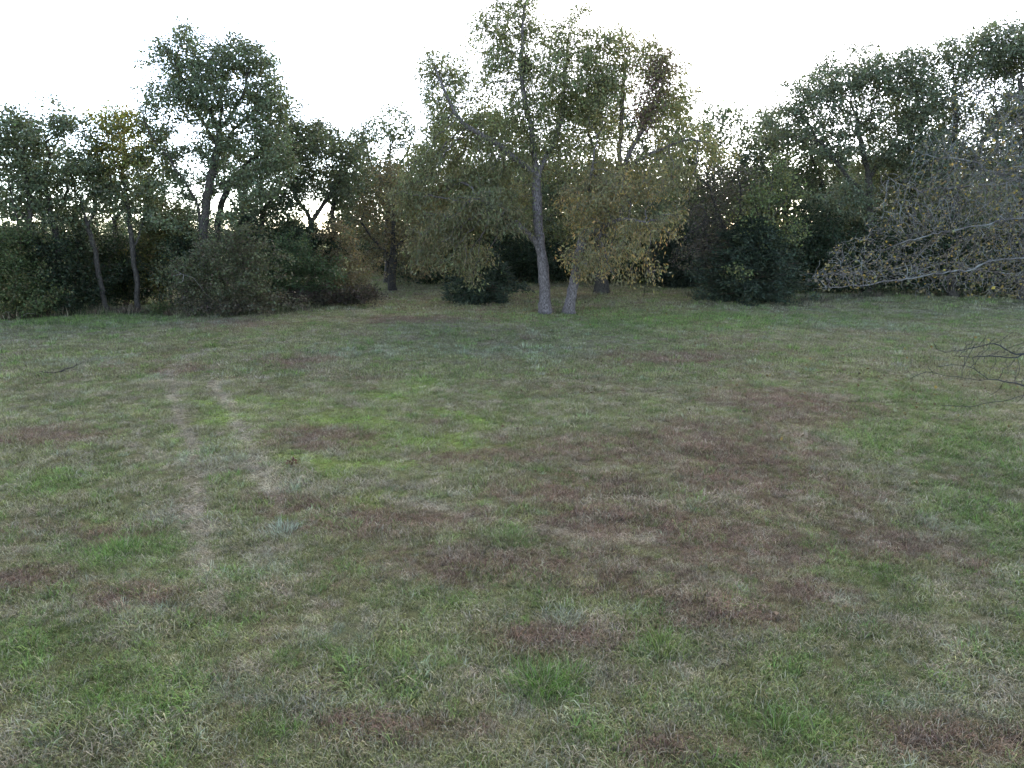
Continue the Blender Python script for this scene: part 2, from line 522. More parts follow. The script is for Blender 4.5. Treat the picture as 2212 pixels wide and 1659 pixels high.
def make_tree(name, label, cat, base_px, D, paths_px, lobes, seed, bark, r_base, leaf_fn, size=0.17, n_per=22, spread=0.32, droop=0.4, style='oval', spacing=1.05,
              step=0.42, kill=0.75, infl=4.0, trop=(0, 0, 0.05), leaf_r=0.03, max_limbs=7, r_tip=0.011, group=None, depth=1.0, mat=None, cap=16000, drop_share=0.0, wig=0.09, base_xy=None,
              flare=0.35, path_dy=None, shell=0.5, min_r=0.0, fine=0.52, gap=0.32, gap_s=1.0, leaf_mult=0.62, ragged=0.0, trunk_min=0.0, jit=0.28):
    """base_px: x of the foot in photograph pixels; D: distance of the foot"""
    rng = np.random.default_rng(seed)
    if base_xy is None:
        bx, by = P(base_px, 600, D)[0], D
    else:
        bx, by = base_xy
    base = np.array((bx, by, gz(bx, by)))
    root = link(name, None); root.location = base
    tag(root, label, cat, group)
    paths = []
    for k, pp in enumerate(paths_px):
        q = []
        for j, p in enumerate(pp):
            dy = p[2] if len(p) > 2 else 0.0
            q.append(P(p[0], p[1], D + dy) - base)
        if k == 0:
            q[0] = np.zeros(3)
        paths.append(q)
    spacing *= fine; kill *= fine; step *= 0.5 + 0.5 * fine; infl *= 0.8
    n_per = int(round(n_per * leaf_mult))
    A = lobe_points(rng, lobes, D, spacing, base, depth, shell, gap, gap_s, ragged)
    A = A[A[:, 2] > 0.25]
    pos, par, ns = grow(rng, paths, A, step, infl, kill, trop=trop, cap=cap, wig=wig, jit=jit)
    rad = radii(pos, par, r_base, r_tip)
    wood(root, pos, par, rad, bark, rng, max_limbs, flare, min_r=min_r)
    if trunk_min:
        n0 = len(resample(paths[0], step, np.random.default_rng(0), 0))
        rad[:n0] = np.maximum(rad[:n0], np.linspace(trunk_min, trunk_min * .3, n0))
    tw = np.where((rad < leaf_r) & (np.arange(len(pos)) > 2))[0]
    if drop_share:
        tw = tw[rng.random(len(tw)) > drop_share]
    if len(tw) and n_per:
        t = rng.random((len(tw), 1))
        anch = pos[tw] * t + pos[par[tw]] * (1 - t)
        od = unit(pos[tw] - pos[par[tw]])
        anch_w = anch + base
        cols = leaf_fn(rng, anch_w, anch)
        link('crown', leaves_mesh(rng, anch, cols, n_per, spread, size, droop, style, mat or LEAF, od), root)
    return root

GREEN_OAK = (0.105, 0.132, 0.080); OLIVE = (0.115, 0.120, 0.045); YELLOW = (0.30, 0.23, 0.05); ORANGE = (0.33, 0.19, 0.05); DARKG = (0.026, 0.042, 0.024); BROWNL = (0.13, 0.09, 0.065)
def f_oak(rng, w, a): return pal(rng, len(a), GREEN_OAK, (0.095, 0.10, 0.045), 0.14)
def f_oakd(rng, w, a): return pal(rng, len(a), (0.085, 0.107, 0.066), (0.112, 0.118, 0.064), 0.15)
def f_oak_veil(rng, w, a): return pal(rng, len(a), (0.120, 0.145, 0.098), (0.14, 0.15, 0.085), 0.15)  # same oak leaves made paler: lens-glare veil put into the colour
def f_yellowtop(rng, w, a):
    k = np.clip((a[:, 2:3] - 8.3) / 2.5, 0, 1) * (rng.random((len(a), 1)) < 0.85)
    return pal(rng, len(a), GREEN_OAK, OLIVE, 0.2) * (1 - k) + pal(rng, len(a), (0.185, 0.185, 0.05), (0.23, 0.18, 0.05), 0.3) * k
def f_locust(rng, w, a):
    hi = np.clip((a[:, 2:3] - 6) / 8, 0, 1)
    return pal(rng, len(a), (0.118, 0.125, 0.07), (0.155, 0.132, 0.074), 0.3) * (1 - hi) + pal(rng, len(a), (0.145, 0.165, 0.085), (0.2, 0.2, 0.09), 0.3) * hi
def f_gold(rng, w, a):
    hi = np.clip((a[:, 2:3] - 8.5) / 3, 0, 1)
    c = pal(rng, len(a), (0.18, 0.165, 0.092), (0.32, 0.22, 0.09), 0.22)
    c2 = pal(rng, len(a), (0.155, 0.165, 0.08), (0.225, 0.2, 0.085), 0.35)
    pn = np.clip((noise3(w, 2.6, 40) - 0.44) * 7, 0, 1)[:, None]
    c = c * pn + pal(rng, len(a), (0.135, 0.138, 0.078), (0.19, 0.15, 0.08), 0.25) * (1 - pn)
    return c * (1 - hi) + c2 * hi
def f_brownolive(rng, w, a): return pal(rng, len(a), (0.14, 0.12, 0.072), (0.185, 0.135, 0.07), 0.3)
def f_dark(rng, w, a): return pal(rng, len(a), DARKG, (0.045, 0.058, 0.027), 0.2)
def f_cedar(rng, w, a): return pal(rng, len(a), (0.028, 0.043, 0.028), (0.045, 0.055, 0.03), 0.2)
def f_bush(rng, w, a): return pal(rng, len(a), (0.06, 0.085, 0.036), (0.10, 0.10, 0.045), 0.25)
def f_bushg(rng, w, a): return pal(rng, len(a), (0.055, 0.088, 0.042), (0.08, 0.10, 0.048), 0.25)
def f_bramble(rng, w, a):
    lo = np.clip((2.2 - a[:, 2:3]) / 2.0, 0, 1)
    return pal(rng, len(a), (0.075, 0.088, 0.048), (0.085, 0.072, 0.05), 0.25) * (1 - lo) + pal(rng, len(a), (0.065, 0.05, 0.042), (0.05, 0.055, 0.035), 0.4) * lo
def f_purple(rng, w, a): return pal(rng, len(a), (0.085, 0.076, 0.068), (0.085, 0.09, 0.055), 0.35)
def f_sapling(rng, w, a): return pal(rng, len(a), (0.105, 0.132, 0.06), (0.165, 0.16, 0.065), 0.22)
def f_sparse(rng, w, a): return pal(rng, len(a), (0.105, 0.10, 0.06), (0.21, 0.165, 0.06), 0.22)

# --- the two big trees at the middle of the meadow edge
D0 = 50.0
make_tree('broadleaf_tree', 'tall grey-trunked tree with pale green drooping foliage and a long low side limb', 'tree', 1180, D0,
    [[(1180, 675), (1176, 600), (1167, 520), (1160, 430), (1157, 365), (1150, 290), (1135, 230, -.5), (1124, 150, -.6), (1128, 70, -.5), (1135, 0, -.3)],
     [(1160, 400), (1175, 345), (1198, 305, .3), (1216, 240, .5), (1222, 150, .6), (1230, 60, .5)],
     [(1172, 560), (1150, 512, -.4), (1110, 478, -1.0), (1065, 450, -1.6), (1030, 425, -2.2)],
     [(1160, 380), (1105, 335, -1), (1060, 300, -1.5), (1000, 270, -2), (960, 200, -2), (940, 140, -2)],
     [(1165, 360), (1220, 380, 1.5), (1275, 415, 2.5)]],
    [(985, 215, 60, 50, 1), (1010, 150, 42, 50, .8), (1130, 95, 60, 60, .9), (1020, 450, 60, 40, 1, -3), (1085, 475, 55, 40, 1, -2.4), (1180, 110, 60, 60, .9), (1290, 130, 50, 60, .9), (1180, 225, 75, 50, .8), (895, 430, 55, 55, .8), (1140, 350, 60, 45, .7), (1090, 130, 50, 60, .7), (940, 165, 45, 65, .7), (1062, 85, 48, 70, .7), (1130, 25, 55, 55, .5), (1240, 55, 45, 60, .45), (1235, 180, 95, 75, 1.3), (1090, 200, 60, 50, .6), (1105, 275, 90, 60, .9),
     (995, 275, 75, 65, .8), (950, 370, 80, 60), (1030, 370, 90, 60), (960, 470, 85, 65), (1060, 450, 75, 50), (1000, 560, 60, 55), (915, 540, 45, 50, .7), (1215, 300, 65, 50, .8)],
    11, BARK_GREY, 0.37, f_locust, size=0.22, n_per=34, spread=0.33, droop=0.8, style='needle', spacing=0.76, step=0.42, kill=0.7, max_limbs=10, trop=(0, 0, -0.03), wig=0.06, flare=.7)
gold = make_tree('broadleaf_tree', 'leaning grey-trunked tree with golden brown drooping leaves low down and yellow-green top', 'tree', 1229, D0,
    [[(1229, 672), (1240, 600), (1256, 520, .3), (1290, 460, .6), (1335, 395, .8), (1366, 320, .8), (1402, 250, .6), (1432, 200, .4), (1440, 140, 0)],
     [(1345, 380, .8), (1385, 340, .4), (1430, 318, -.2), (1490, 300, -.8), (1540, 312, -1.2)],
     [(1256, 520, .3), (1300, 490, -1.4), (1350, 470, -2.6), (1400, 480, -3.2)],
     [(1335, 395, .8), (1340, 300, 1.6), (1345, 220, 1.8), (1352, 130, 1.6)],
     [(1290, 460, .6), (1270, 400, -.8), (1280, 340, -1.4)]],
    [(1268, 430, 62, 65, 1, -1), (1330, 455, 85, 75, 1.1, -2), (1400, 450, 75, 75, 1, -2), (1290, 550, 70, 52, 1, -2), (1370, 548, 80, 55, 1, -2.5), (1435, 520, 42, 48, .8, -2),
     (1450, 390, 60, 55, .9, -1), (1330, 350, 65, 50), (1352, 140, 64, 68, 1.4, 1), (1415, 160, 50, 74, 1.3), (1480, 200, 36, 60, .6), (1300, 225, 58, 62, 1.4), (1300, 130, 50, 50, .9), (1390, 240, 60, 50, 1.2), (1480, 300, 75, 38, .9), (1445, 235, 45, 55), (1355, 275, 60, 50), (1560, 330, 40, 40, .6)],
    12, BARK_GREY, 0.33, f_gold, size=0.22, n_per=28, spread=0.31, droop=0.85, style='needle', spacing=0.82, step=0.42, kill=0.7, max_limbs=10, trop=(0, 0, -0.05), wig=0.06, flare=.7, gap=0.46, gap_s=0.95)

# --- left tree line
make_tree('oak_tree', 'very tall wide-crowned oak with dark spreading limbs above the bramble bush', 'tree', 441, 52,
    [[(441, 668), (440, 560), (438, 480), (452, 410), (470, 320), (478, 240), (482, 150)],
     [(438, 500), (420, 430, -.5), (392, 385, -1), (362, 340, -1.4), (345, 280, -1.6)],
     [(470, 330), (510, 275, .8), (555, 235, 1.2), (590, 200, 1)],
     [(474, 280), (440, 220, -.8), (400, 180, -1), (375, 140, -.8)],
     [(440, 520), (400, 500, -1), (360, 490, -2), (330, 470, -2)],
     [(452, 410), (510, 380, 1), (560, 360, 1.6)],
     [(470, 320), (440, 270, .8), (420, 220, 1.2), (430, 140, 1.2)], [(474, 280), (520, 220, -.6), (540, 150, -.8)],
     [(420, 430, -.5), (370, 415, -1.6), (330, 390, -2)], [(362, 340, -1.4), (325, 300, -1.8), (310, 240, -1.6)]],
    [(450, 130, 95, 62), (600, 340, 50, 50, .8), (480, 330, 60, 40, .6), (330, 340, 50, 50, .7), (440, 440, 60, 36, .4), (360, 440, 50, 30, .5), (500, 450, 50, 40, .5), (375, 175, 65, 68), (545, 165, 65, 68), (470, 215, 120, 62, .9), (350, 255, 45, 50, .8), (590, 240, 40, 50, .9), (400, 315, 65, 45, .8), (555, 300, 70, 45, .9),
     (380, 400, 70, 40, .5), (540, 395, 70, 40, .5), (345, 480, 40, 28, .5)],
    21, BARK_DARK, 0.31, f_oak, size=0.165, n_per=43, spread=0.29, droop=0.25, spacing=1.0, kill=0.72, max_limbs=9)
make_tree('oak_tree', 'slim oak with a rounded top of golden yellow leaves', 'tree', 291, 52,
    [[(291, 662), (290, 540), (276, 450), (264, 370), (268, 300)], [(290, 535), (312, 470, .5), (325, 400, .8)], [(276, 450), (240, 400, -.6), (232, 340, -.8)]],
    [(262, 285, 60, 52, 2.0), (250, 350, 54, 48, 1.5), (290, 310, 50, 50, 1.4), (325, 345, 52, 50), (300, 420, 60, 44, .8), (235, 400, 40, 45, .7), (320, 470, 50, 35, .5), (262, 245, 40, 20, 1.3)],
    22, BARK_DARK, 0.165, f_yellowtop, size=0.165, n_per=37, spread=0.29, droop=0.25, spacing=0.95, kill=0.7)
make_tree('oak_tree', 'leaning dark-trunked oak at the open gap beside the yellow-topped tree', 'tree', 224, 51,
    [[(224, 655), (208, 570), (192, 490), (168, 420), (150, 360)], [(192, 490), (210, 430, .6), (214, 370, .8)]],
    [(165, 370, 52, 60, 1), (215, 420, 42, 55, .9), (200, 330, 36, 45, .8), (140, 440, 44, 40, .7), (195, 500, 44, 36, .6)],
    23, BARK_DARK, 0.16, f_oakd, size=0.165, n_per=37, spread=0.29, droop=0.25, spacing=1.0, kill=0.75)
make_tree('oak_tree', 'dark-trunked oak bending sideways with flat-topped crown', 'tree', 138, 50,
    [[(138, 668), (126, 570), (116, 490), (98, 410), (104, 320)], [(116, 490), (140, 420, .8), (155, 350, 1)]],
    [(120, 285, 66, 48, 1.2), (160, 340, 48, 62, 1.1), (92, 400, 58, 52, .9), (60, 450, 44, 44, .7), (140, 460, 44, 40, .6), (110, 230, 40, 26)],
    24, BARK_DARK, 0.2, f_oak, size=0.165, n_per=40, spread=0.29, droop=0.25, spacing=1.0, kill=0.72)
make_tree('oak_tree', 'forked oak at the end of the tree line with full green top', 'tree', 62, 49,
    [[(62, 682), (72, 590), (66, 500), (62, 430), (50, 330)], [(70, 560), (40, 480, -.8), (20, 400, -1)], [(66, 480), (25, 440, 1), (-30, 380, 1.4)]],
    [(55, 268, 80, 55, 1.2), (15, 340, 64, 64, 1.1), (40, 500, 50, 40, .6), (60, 370, 50, 50, .8), (-60, 300, 70, 80), (10, 440, 60, 45, .6), (-50, 420, 60, 50, .7)],
    25, BARK_DARK, 0.2, f_oak, size=0.165, n_per=40, spread=0.29, droop=0.25, spacing=1.0, kill=0.72)
make_tree('oak_tree', 'tall oak crowded behind the widest oak, its trunk close beside it', 'tree', 480, 58,
    [[(480, 655), (473, 560), (470, 470), (500, 390), (560, 330), (600, 280)], [(490, 410), (480, 340), (470, 300)]],
    [(610, 270, 65, 60), (650, 230, 38, 32, .9), (560, 350, 60, 50, .9), (500, 330, 50, 45, .7), (660, 300, 50, 50)],
    26, BARK_DARK, 0.23, f_oakd, size=0.18, n_per=36, spread=0.32, droop=0.25, spacing=1.1, kill=0.8)
make_tree('oak_tree', 'straight pole-trunked tree among the crowded oaks behind green bushes', 'tree', 566, 60,
    [[(566, 645), (566, 520), (567, 430), (570, 350)], [(567, 470), (530, 420, .5), (515, 370, .5)], [(567, 450), (610, 400), (630, 360)]],
    [(600, 360, 60, 50), (560, 420, 60, 50, .7), (630, 430, 55, 50, .8), (520, 440, 40, 50, .6), (590, 480, 60, 40, .6)],
    27, BARK_DARK, 0.2, f_oakd, size=0.18, n_per=33, spread=0.32, droop=0.25, spacing=1.1, kill=0.8)
make_tree('oak_tree', 'dark oak splitting low into a wide V of two limbs', 'tree', 674, 62,
    [[(674, 642), (674, 560), (671, 475), (640, 425), (620, 360), (640, 310)], [(672, 480), (705, 432, .6), (740, 385, .8), (760, 350, .8)]],
    [(680, 315, 60, 45), (735, 330, 50, 50), (640, 380, 50, 45, .8), (700, 400, 60, 40, .5), (760, 390, 40, 45, .7)],
    28, BARK_DARK, 0.26, f_oakd, size=0.18, n_per=36, spread=0.32, droop=0.25, spacing=1.1, kill=0.8)
make_tree('oak_tree', 'thin oak standing between the V-limbed oak and the brown drooping tree', 'tree', 720, 66,
    [[(720, 636), (720, 540), (719, 460), (728, 400), (740, 340)], [(719, 450), (690, 390), (680, 350)]],
    [(745, 310, 48, 45), (700, 290, 40, 40), (770, 370, 40, 50, .8), (720, 430, 50, 40, .5), (775, 290, 30, 25, .8)],
    29, BARK_DARK, 0.2, f_oakd, size=0.185, n_per=33, spread=0.34, droop=0.25, spacing=1.15, kill=0.85)
make_tree('broadleaf_tree', 'dull brown-olive drooping tree with short dark trunk in the shady gap', 'tree', 848, 70,
    [[(848, 622), (848, 570), (850, 510), (850, 440)], [(848, 560), (810, 520, -1), (780, 480, -1.5)], [(849, 540), (890, 500, -1), (930, 460, -1.5)]],
    [(850, 410, 80, 55), (800, 480, 55, 60), (905, 450, 55, 70), (850, 520, 80, 45), (775, 560, 40, 40, .8), (905, 570, 45, 35, .8)],
    30, BARK_DARK, 0.36, f_brownolive, size=0.26, n_per=24, spread=0.38, droop=0.8, style='needle', spacing=1.15, kill=0.85, step=.5, trop=(0, 0, -0.04))
make_tree('oak_tree', 'green-topped oak looking over the brown drooping tree', 'tree', 836, 80,
    [[(836, 600), (838, 480), (842, 380), (845, 300)], [(840, 420), (800, 360), (790, 310)], [(842, 390), (880, 330), (895, 280)]],
    [(840, 285, 52, 55), (885, 265, 36, 42), (800, 335, 50, 60), (900, 330, 60, 55), (850, 390, 80, 50), (760, 400, 60, 60)],
    31, BARK_DARK, 0.35, f_oak, size=0.25, n_per=26, spread=0.42, droop=0.25, spacing=1.4, kill=1.0, step=.55)
# --- oaks behind the two big trees
make_tree('oak_tree', 'thick dark-trunked oak in shade just behind the golden leaning tree', 'tree', 1300, 67,
    [[(1300, 634), (1298, 560), (1294, 480), (1290, 400), (1285, 320)], [(1295, 500), (1240, 430), (1200, 370)], [(1293, 460), (1360, 410, 1), (1420, 350, 1)]],
    [(1340, 235, 75, 60, .9), (1420, 265, 70, 60, 1), (1230, 250, 70, 55, .8), (1290, 300, 95, 70), (1190, 380, 90, 70), (1400, 330, 85, 85), (1290, 420, 120, 70), (1400, 460, 80, 60), (1190, 480, 80, 50, .9), (1460, 250, 50, 50, .8)],
    32, BARK_DARK, 0.62, f_oakd, size=0.2, n_per=31, spread=0.4, droop=0.25, spacing=1.3, kill=0.95, step=.55)
make_tree('oak_tree', 'dark green oak filling the space behind the tall pale green tree', 'tree', 1075, 82,
    [[(1075, 600), (1072, 500), (1066, 400), (1060, 320)], [(1070, 460), (1010, 390), (985, 330)], [(1068, 440), (1130, 380), (1160, 320)]],
    [(1050, 290, 90, 60), (970, 290, 60, 55), (1130, 350, 80, 70), (970, 370, 70, 70), (1050, 440, 120, 70), (1130, 500, 90, 50), (960, 500, 80, 60)],
    33, BARK_DARK, 0.4, f_oakd, size=0.27, n_per=24, spread=0.45, droop=0.25, spacing=1.5, kill=1.1, step=.6)
make_tree('oak_tree', 'hazy green oak closing the low dip in the skyline', 'tree', 1545, 82,
    [[(1545, 602), (1545, 500), (1543, 400), (1540, 330)], [(1544, 440), (1590, 380), (1620, 330)], [(1544, 420), (1500, 370), (1480, 320)]],
    [(1530, 300, 70, 60), (1600, 290, 62, 58), (1560, 255, 45, 36, .8), (1650, 290, 50, 50), (1480, 340, 65, 65, 1.2), (1560, 370, 80, 50, 1.2), (1560, 420, 90, 60), (1640, 400, 60, 60), (1500, 500, 80, 60)],
    34, BARK_DARK, 0.3, f_oak, size=0.27, n_per=24, spread=0.45, droop=0.25, spacing=1.5, kill=1.1, step=.6)
# --- right tree line
make_tree('oak_tree', 'oak with a dark forked trunk outlined against bright sky gaps', 'tree', 1875, 66,
    [[(1875, 640), (1876, 540), (1877, 440), (1878, 380), (1862, 320), (1850, 260)], [(1878, 385), (1905, 345, .5), (1935, 300, 1), (1960, 250, 1)], [(1877, 430), (1820, 370, -1), (1780, 310, -1)]],
    [(1850, 260, 70, 50), (1905, 320, 60, 45, .7), (1765, 205, 80, 60), (1715, 225, 55, 50), (1855, 170, 90, 62), (1680, 270, 45, 40), (1930, 165, 60, 50), (1720, 275, 60, 50, .9), (1800, 310, 70, 50, .8), (1960, 250, 55, 55, .8), (1990, 350, 50, 60, .7), (1830, 440, 80, 40, .5)],
    41, BARK_DARK, 0.36, f_oak_veil, size=0.185, n_per=39, spread=0.34, droop=0.25, spacing=1.15, kill=0.85)
make_tree('oak_tree', 'tallest of the oaks on the dark woodland side, broad domed crown', 'tree', 2065, 63,
    [[(2065, 640), (2062, 540), (2062, 440), (2060, 330), (2065, 230)], [(2062, 420), (2110, 340), (2150, 250)], [(2062, 440), (2010, 370), (1990, 290)]],
    [(2065, 150, 90, 64), (2150, 115, 85, 60), (1985, 170, 55, 50), (2010, 230, 55, 60, .9), (2110, 250, 90, 65, 1), (2170, 320, 70, 60, 1), (2050, 350, 80, 60, .9), (2000, 310, 60, 60, .9)],
    42, BARK_DARK, 0.4, f_oak_veil, size=0.185, n_per=39, spread=0.34, droop=0.25, spacing=1.15, kill=0.85)
make_tree('oak_tree', 'oak at the woodland end behind the lichen-grey bare branches', 'tree', 2215, 60,
    [[(2215, 640), (2212, 520), (2215, 400), (2210, 280), (2205, 170)], [(2214, 420), (2270, 330), (2300, 240)], [(2213, 400), (2160, 330), (2150, 290)]],
    [(2205, 110, 80, 60), (2290, 130, 80, 80), (2240, 250, 90, 70), (2170, 380, 60, 50, .7), (2300, 360, 80, 80, .8)],
    43, BARK_DARK, 0.36, f_oak_veil, size=0.185, n_per=39, spread=0.34, droop=0.25, spacing=1.15, kill=0.85)
make_tree('oak_tree', 'slender dark oak next to the forked oak over the cedar', 'tree', 1790, 72,
    [[(1790, 625), (1790, 540), (1788, 450), (1770, 370), (1740, 310)], [(1788, 450), (1810, 400), (1815, 350)]],
    [(1710, 310, 60, 50, .9), (1660, 300, 45, 42, .9), (1760, 380, 60, 45, .8), (1700, 400, 60, 50), (1800, 470, 60, 45, .6)],
    44, BARK_DARK, 0.22, f_oakd, size=0.2, n_per=31, spread=0.4, droop=0.25, spacing=1.3, kill=0.95)
make_tree('bare_tree', 'small twisted dark-branched tree with purplish half-bare crown beside the cedar', 'tree', 1572, 61,
    [[(1585, 650), (1582, 560), (1572, 510), (1545, 450), (1530, 400)], [(1578, 530), (1600, 460, -.5), (1598, 400, -.6)], [(1560, 490), (1528, 470, -.5), (1510, 440, -.6)]],
    [(1545, 405, 55, 50, 1), (1600, 390, 45, 45, 1), (1510, 470, 40, 50, 1), (1560, 470, 60, 50, .8), (1500, 540, 50, 50, .8)],
    45, BARK_DARK, 0.2, f_purple, size=0.13, n_per=8, spread=0.28, droop=0.3, spacing=0.75, kill=0.55, step=.35)
make_tree('young_tree', 'young tree with lime yellow leaves rising out of the dark cedar', 'tree', 1662, 58.5,
    [[(1662, 652), (1664, 560), (1660, 470), (1668, 390), (1672, 330)], [(1661, 500), (1630, 450), (1622, 410)], [(1661, 480), (1700, 430), (1715, 390)], [(1663, 590), (1620, 580, -1.8), (1590, 585, -2.6)]],
    [(1672, 365, 40, 42, 1), (1650, 430, 60, 45, .9), (1705, 410, 36, 40, .7), (1620, 480, 60, 40, .6), (1680, 500, 70, 40, .6), (1590, 590, 36, 16, 1.6, -2.4)],
    46, BARK_DARK, 0.13, f_sapling, size=0.18, n_per=12, spread=0.3, droop=0.3, spacing=0.9, kill=0.65)

make_tree('oak_tree', 'oak filling the crown gap between the forked oak and the domed oak', 'tree', 1968, 70,
    [[(1968, 628), (1966, 540), (1968, 440), (1962, 340), (1966, 260)], [(1967, 430), (1930, 370), (1915, 320)], [(1967, 420), (2000, 360), (2020, 300)]],
    [(1965, 225, 60, 55), (1920, 280, 55, 50, .9), (2015, 290, 55, 60, .9), (1965, 350, 70, 55, .8), (1900, 370, 60, 45, .7), (2040, 390, 60, 50, .7), (1960, 450, 80, 45, .7)],
    47, BARK_DARK, 0.3, f_oakd, size=0.2, n_per=31, spread=0.4, droop=0.25, spacing=1.3, kill=0.95)
make_tree('oak_tree', 'oak whose low crown closes the woods behind the lime yellow young tree', 'tree', 1700, 79,
    [[(1700, 608), (1700, 520), (1698, 430), (1702, 340)], [(1699, 440), (1655, 380), (1640, 330)], [(1699, 430), (1745, 380), (1765, 340)]],
    [(1700, 325, 60, 50), (1640, 345, 50, 50), (1760, 350, 55, 55), (1700, 410, 90, 55), (1640, 450, 60, 50), (1770, 450, 60, 50)],
    48, BARK_DARK, 0.28, f_oakd, size=0.27, n_per=22, spread=0.45, droop=0.25, spacing=1.5, kill=1.1, step=.6)
make_tree('oak_tree', 'thin oak set back behind the forked and bending oaks', 'tree', 100, 60,
    [[(100, 645), (98, 540), (92, 450), (80, 360)], [(94, 470), (60, 410), (40, 360)], [(92, 450), (130, 390), (150, 340)]],
    [(80, 320, 60, 50), (40, 380, 50, 50), (140, 370, 50, 50, .9), (90, 420, 55, 45, .8), (15, 460, 50, 45, .8), (130, 470, 45, 35, .7), (70, 500, 50, 30, .7)],
    35, BARK_DARK, 0.2, f_oakd, size=0.18, n_per=33, spread=0.32, droop=0.25, spacing=1.15, kill=0.85)
make_tree('oak_tree', 'thin oak set back behind the yellow-topped and leaning oaks', 'tree', 250, 62,
    [[(250, 640), (252, 540), (246, 460), (232, 390)], [(248, 480), (215, 430), (200, 390)], [(248, 470), (300, 420), (330, 380)]],
    [(232, 370, 50, 50), (195, 400, 44, 50, .9), (300, 390, 60, 50, .9), (350, 400, 50, 50), (260, 450, 55, 40, .6), (340, 480, 50, 35, .8), (380, 440, 40, 40, .7)],
    36, BARK_DARK, 0.2, f_oakd, size=0.18, n_per=33, spread=0.32, droop=0.25, spacing=1.15, kill=0.85)
make_tree('oak_tree', 'oak set back between the wide oak and the pole-trunked tree', 'tree', 520, 66,
    [[(520, 636), (522, 540), (524, 450), (530, 370)], [(523, 470), (490, 420), (470, 380)], [(524, 450), (560, 400), (590, 360)]],
    [(530, 350, 60, 50), (470, 390, 50, 50, .8), (590, 350, 60, 50), (650, 330, 55, 55), (540, 440, 60, 45, .8), (610, 440, 60, 45, .8), (690, 400, 50, 50, .8), (500, 490, 50, 35, .7), (650, 490, 60, 35, .7), (730, 470, 50, 35, .7)],
    37, BARK_DARK, 0.25, f_oakd, size=0.185, n_per=33, spread=0.34, droop=0.25, spacing=1.2, kill=0.9)

make_tree('young_tree', 'leafy sapling growing up between the bending oak and the leaning oak', 'tree', 168, 54,
    [[(168, 655), (170, 580), (174, 500), (172, 430)], [(171, 560), (150, 510), (145, 470)], [(172, 540), (195, 490), (200, 450)]],
    [(172, 440, 34, 36, .9), (150, 490, 34, 34, .9), (196, 480, 34, 36, .9), (172, 540, 44, 36, .9)], 49, BARK_DARK, 0.08, f_oakd, size=0.17, n_per=30, spread=0.3, droop=0.25, spacing=0.9, kill=0.65)
make_tree('young_tree', 'leafy sapling growing up between the yellow-topped oak and the wide oak', 'tree', 366, 55,
    [[(366, 652), (364, 580), (360, 500), (352, 430)], [(362, 550), (385, 500), (395, 460)], [(361, 530), (335, 490), (325, 460)]],
    [(350, 440, 36, 36, .9), (392, 470, 34, 36, .9), (330, 480, 34, 34, .9), (365, 520, 44, 40, .9)], 50, BARK_DARK, 0.08, f_oak, size=0.17, n_per=30, spread=0.3, droop=0.25, spacing=0.9, kill=0.65)

# --- evergreens
def cedar(label, base_px, D, width_px, top_py, seed, base_py=650, low=False, spread_m=None, n=260):
    rng = np.random.default_rng(seed)
    m = TANH / 1106 * D / CP
    base = np.array((P(base_px, 600, D)[0], D, 0.0)); base[2] = gz(base[0], base[1])
    H = P(base_px, top_py, D)[2] - base[2]
    Rm = width_px * m
    root = link('cedar_tree', None); root.location = base
    tag(root, label, 'cedar')
    tr = resample([(0, 0, -0.15), (0.05, 0, H * .5), (0, 0.05, H)], 0.4, rng, 0.02)
    link('trunk', mesh_from('trunk', *[x if i == 0 else [x] for i, x in enumerate(tube(tr, np.linspace(0.16, 0.015, len(tr)), 7, rng))], BARK_BROWN, smooth=True), root)
    anch, od, parts = [], [], []
    for k in range(n):
        t = rng.random() ** (1.5 if not low else 1.2)
        z = 0.12 + t * (H - 0.2)
        a = rng.random() * 6.283
        prof = (1 - t) ** (0.75 if not low else 0.5) if t > 0.12 else 0.9
        L = Rm * prof * rng.uniform(0.45, 1.0) * (0.75 + 0.5 * math.sin(3 * a + 1.0 + 2.0 * t) ** 2) + 0.15
        rise = rng.uniform(-0.1, 0.35) if not low else rng.uniform(0.0, 0.3)
        d = np.array((math.cos(a), math.sin(a), rise))
        s = np.linspace(0, 1, 6)[:, None]
        p = np.array((0, 0, z)) + d * L * s + np.array((0, 0, -0.12 * L)) * s ** 2 + rng.normal(0, 0.04, (6, 3)) * s
        p[:, 2] = np.maximum(p[:, 2], 0.08)
        parts.append(tube(p, np.linspace(0.025, 0.006, 6), 3, rng))
        q = p[2:]
        for j in range(6):
            w = rng.random(); i = rng.integers(0, 3)
            anch.append(q[i] * (1 - w) + q[i + 1] * w); od.append(d)
    v, f = merge(parts)
    link('branchwork', mesh_from('branchwork', v, [f], BARK_BROWN), root)
    anch, od = np.array(anch), unit(np.array(od))
    link('crown', leaves_mesh(rng, anch, f_cedar(rng, anch, anch), 15, 0.2, 0.28, 0.1, 'needle', NEEDLE, od), root)
    return root
cedar('broad dark evergreen cedar with skirts to the ground under the lime yellow young tree', 1622, 59, 128, 470, 51, low=True, n=460)
cedar('low wide dark evergreen shrub in shade under the long drooping side limb', 1040, 58, 92, 545, 52, low=True, n=260)
cedar('small dark cedar tucked behind the crowded pole-trunked tree', 545, 57, 50, 470, 53)
cedar('narrow dark cedar in the shade just beyond the golden tree', 1462, 74, 55, 480, 54)

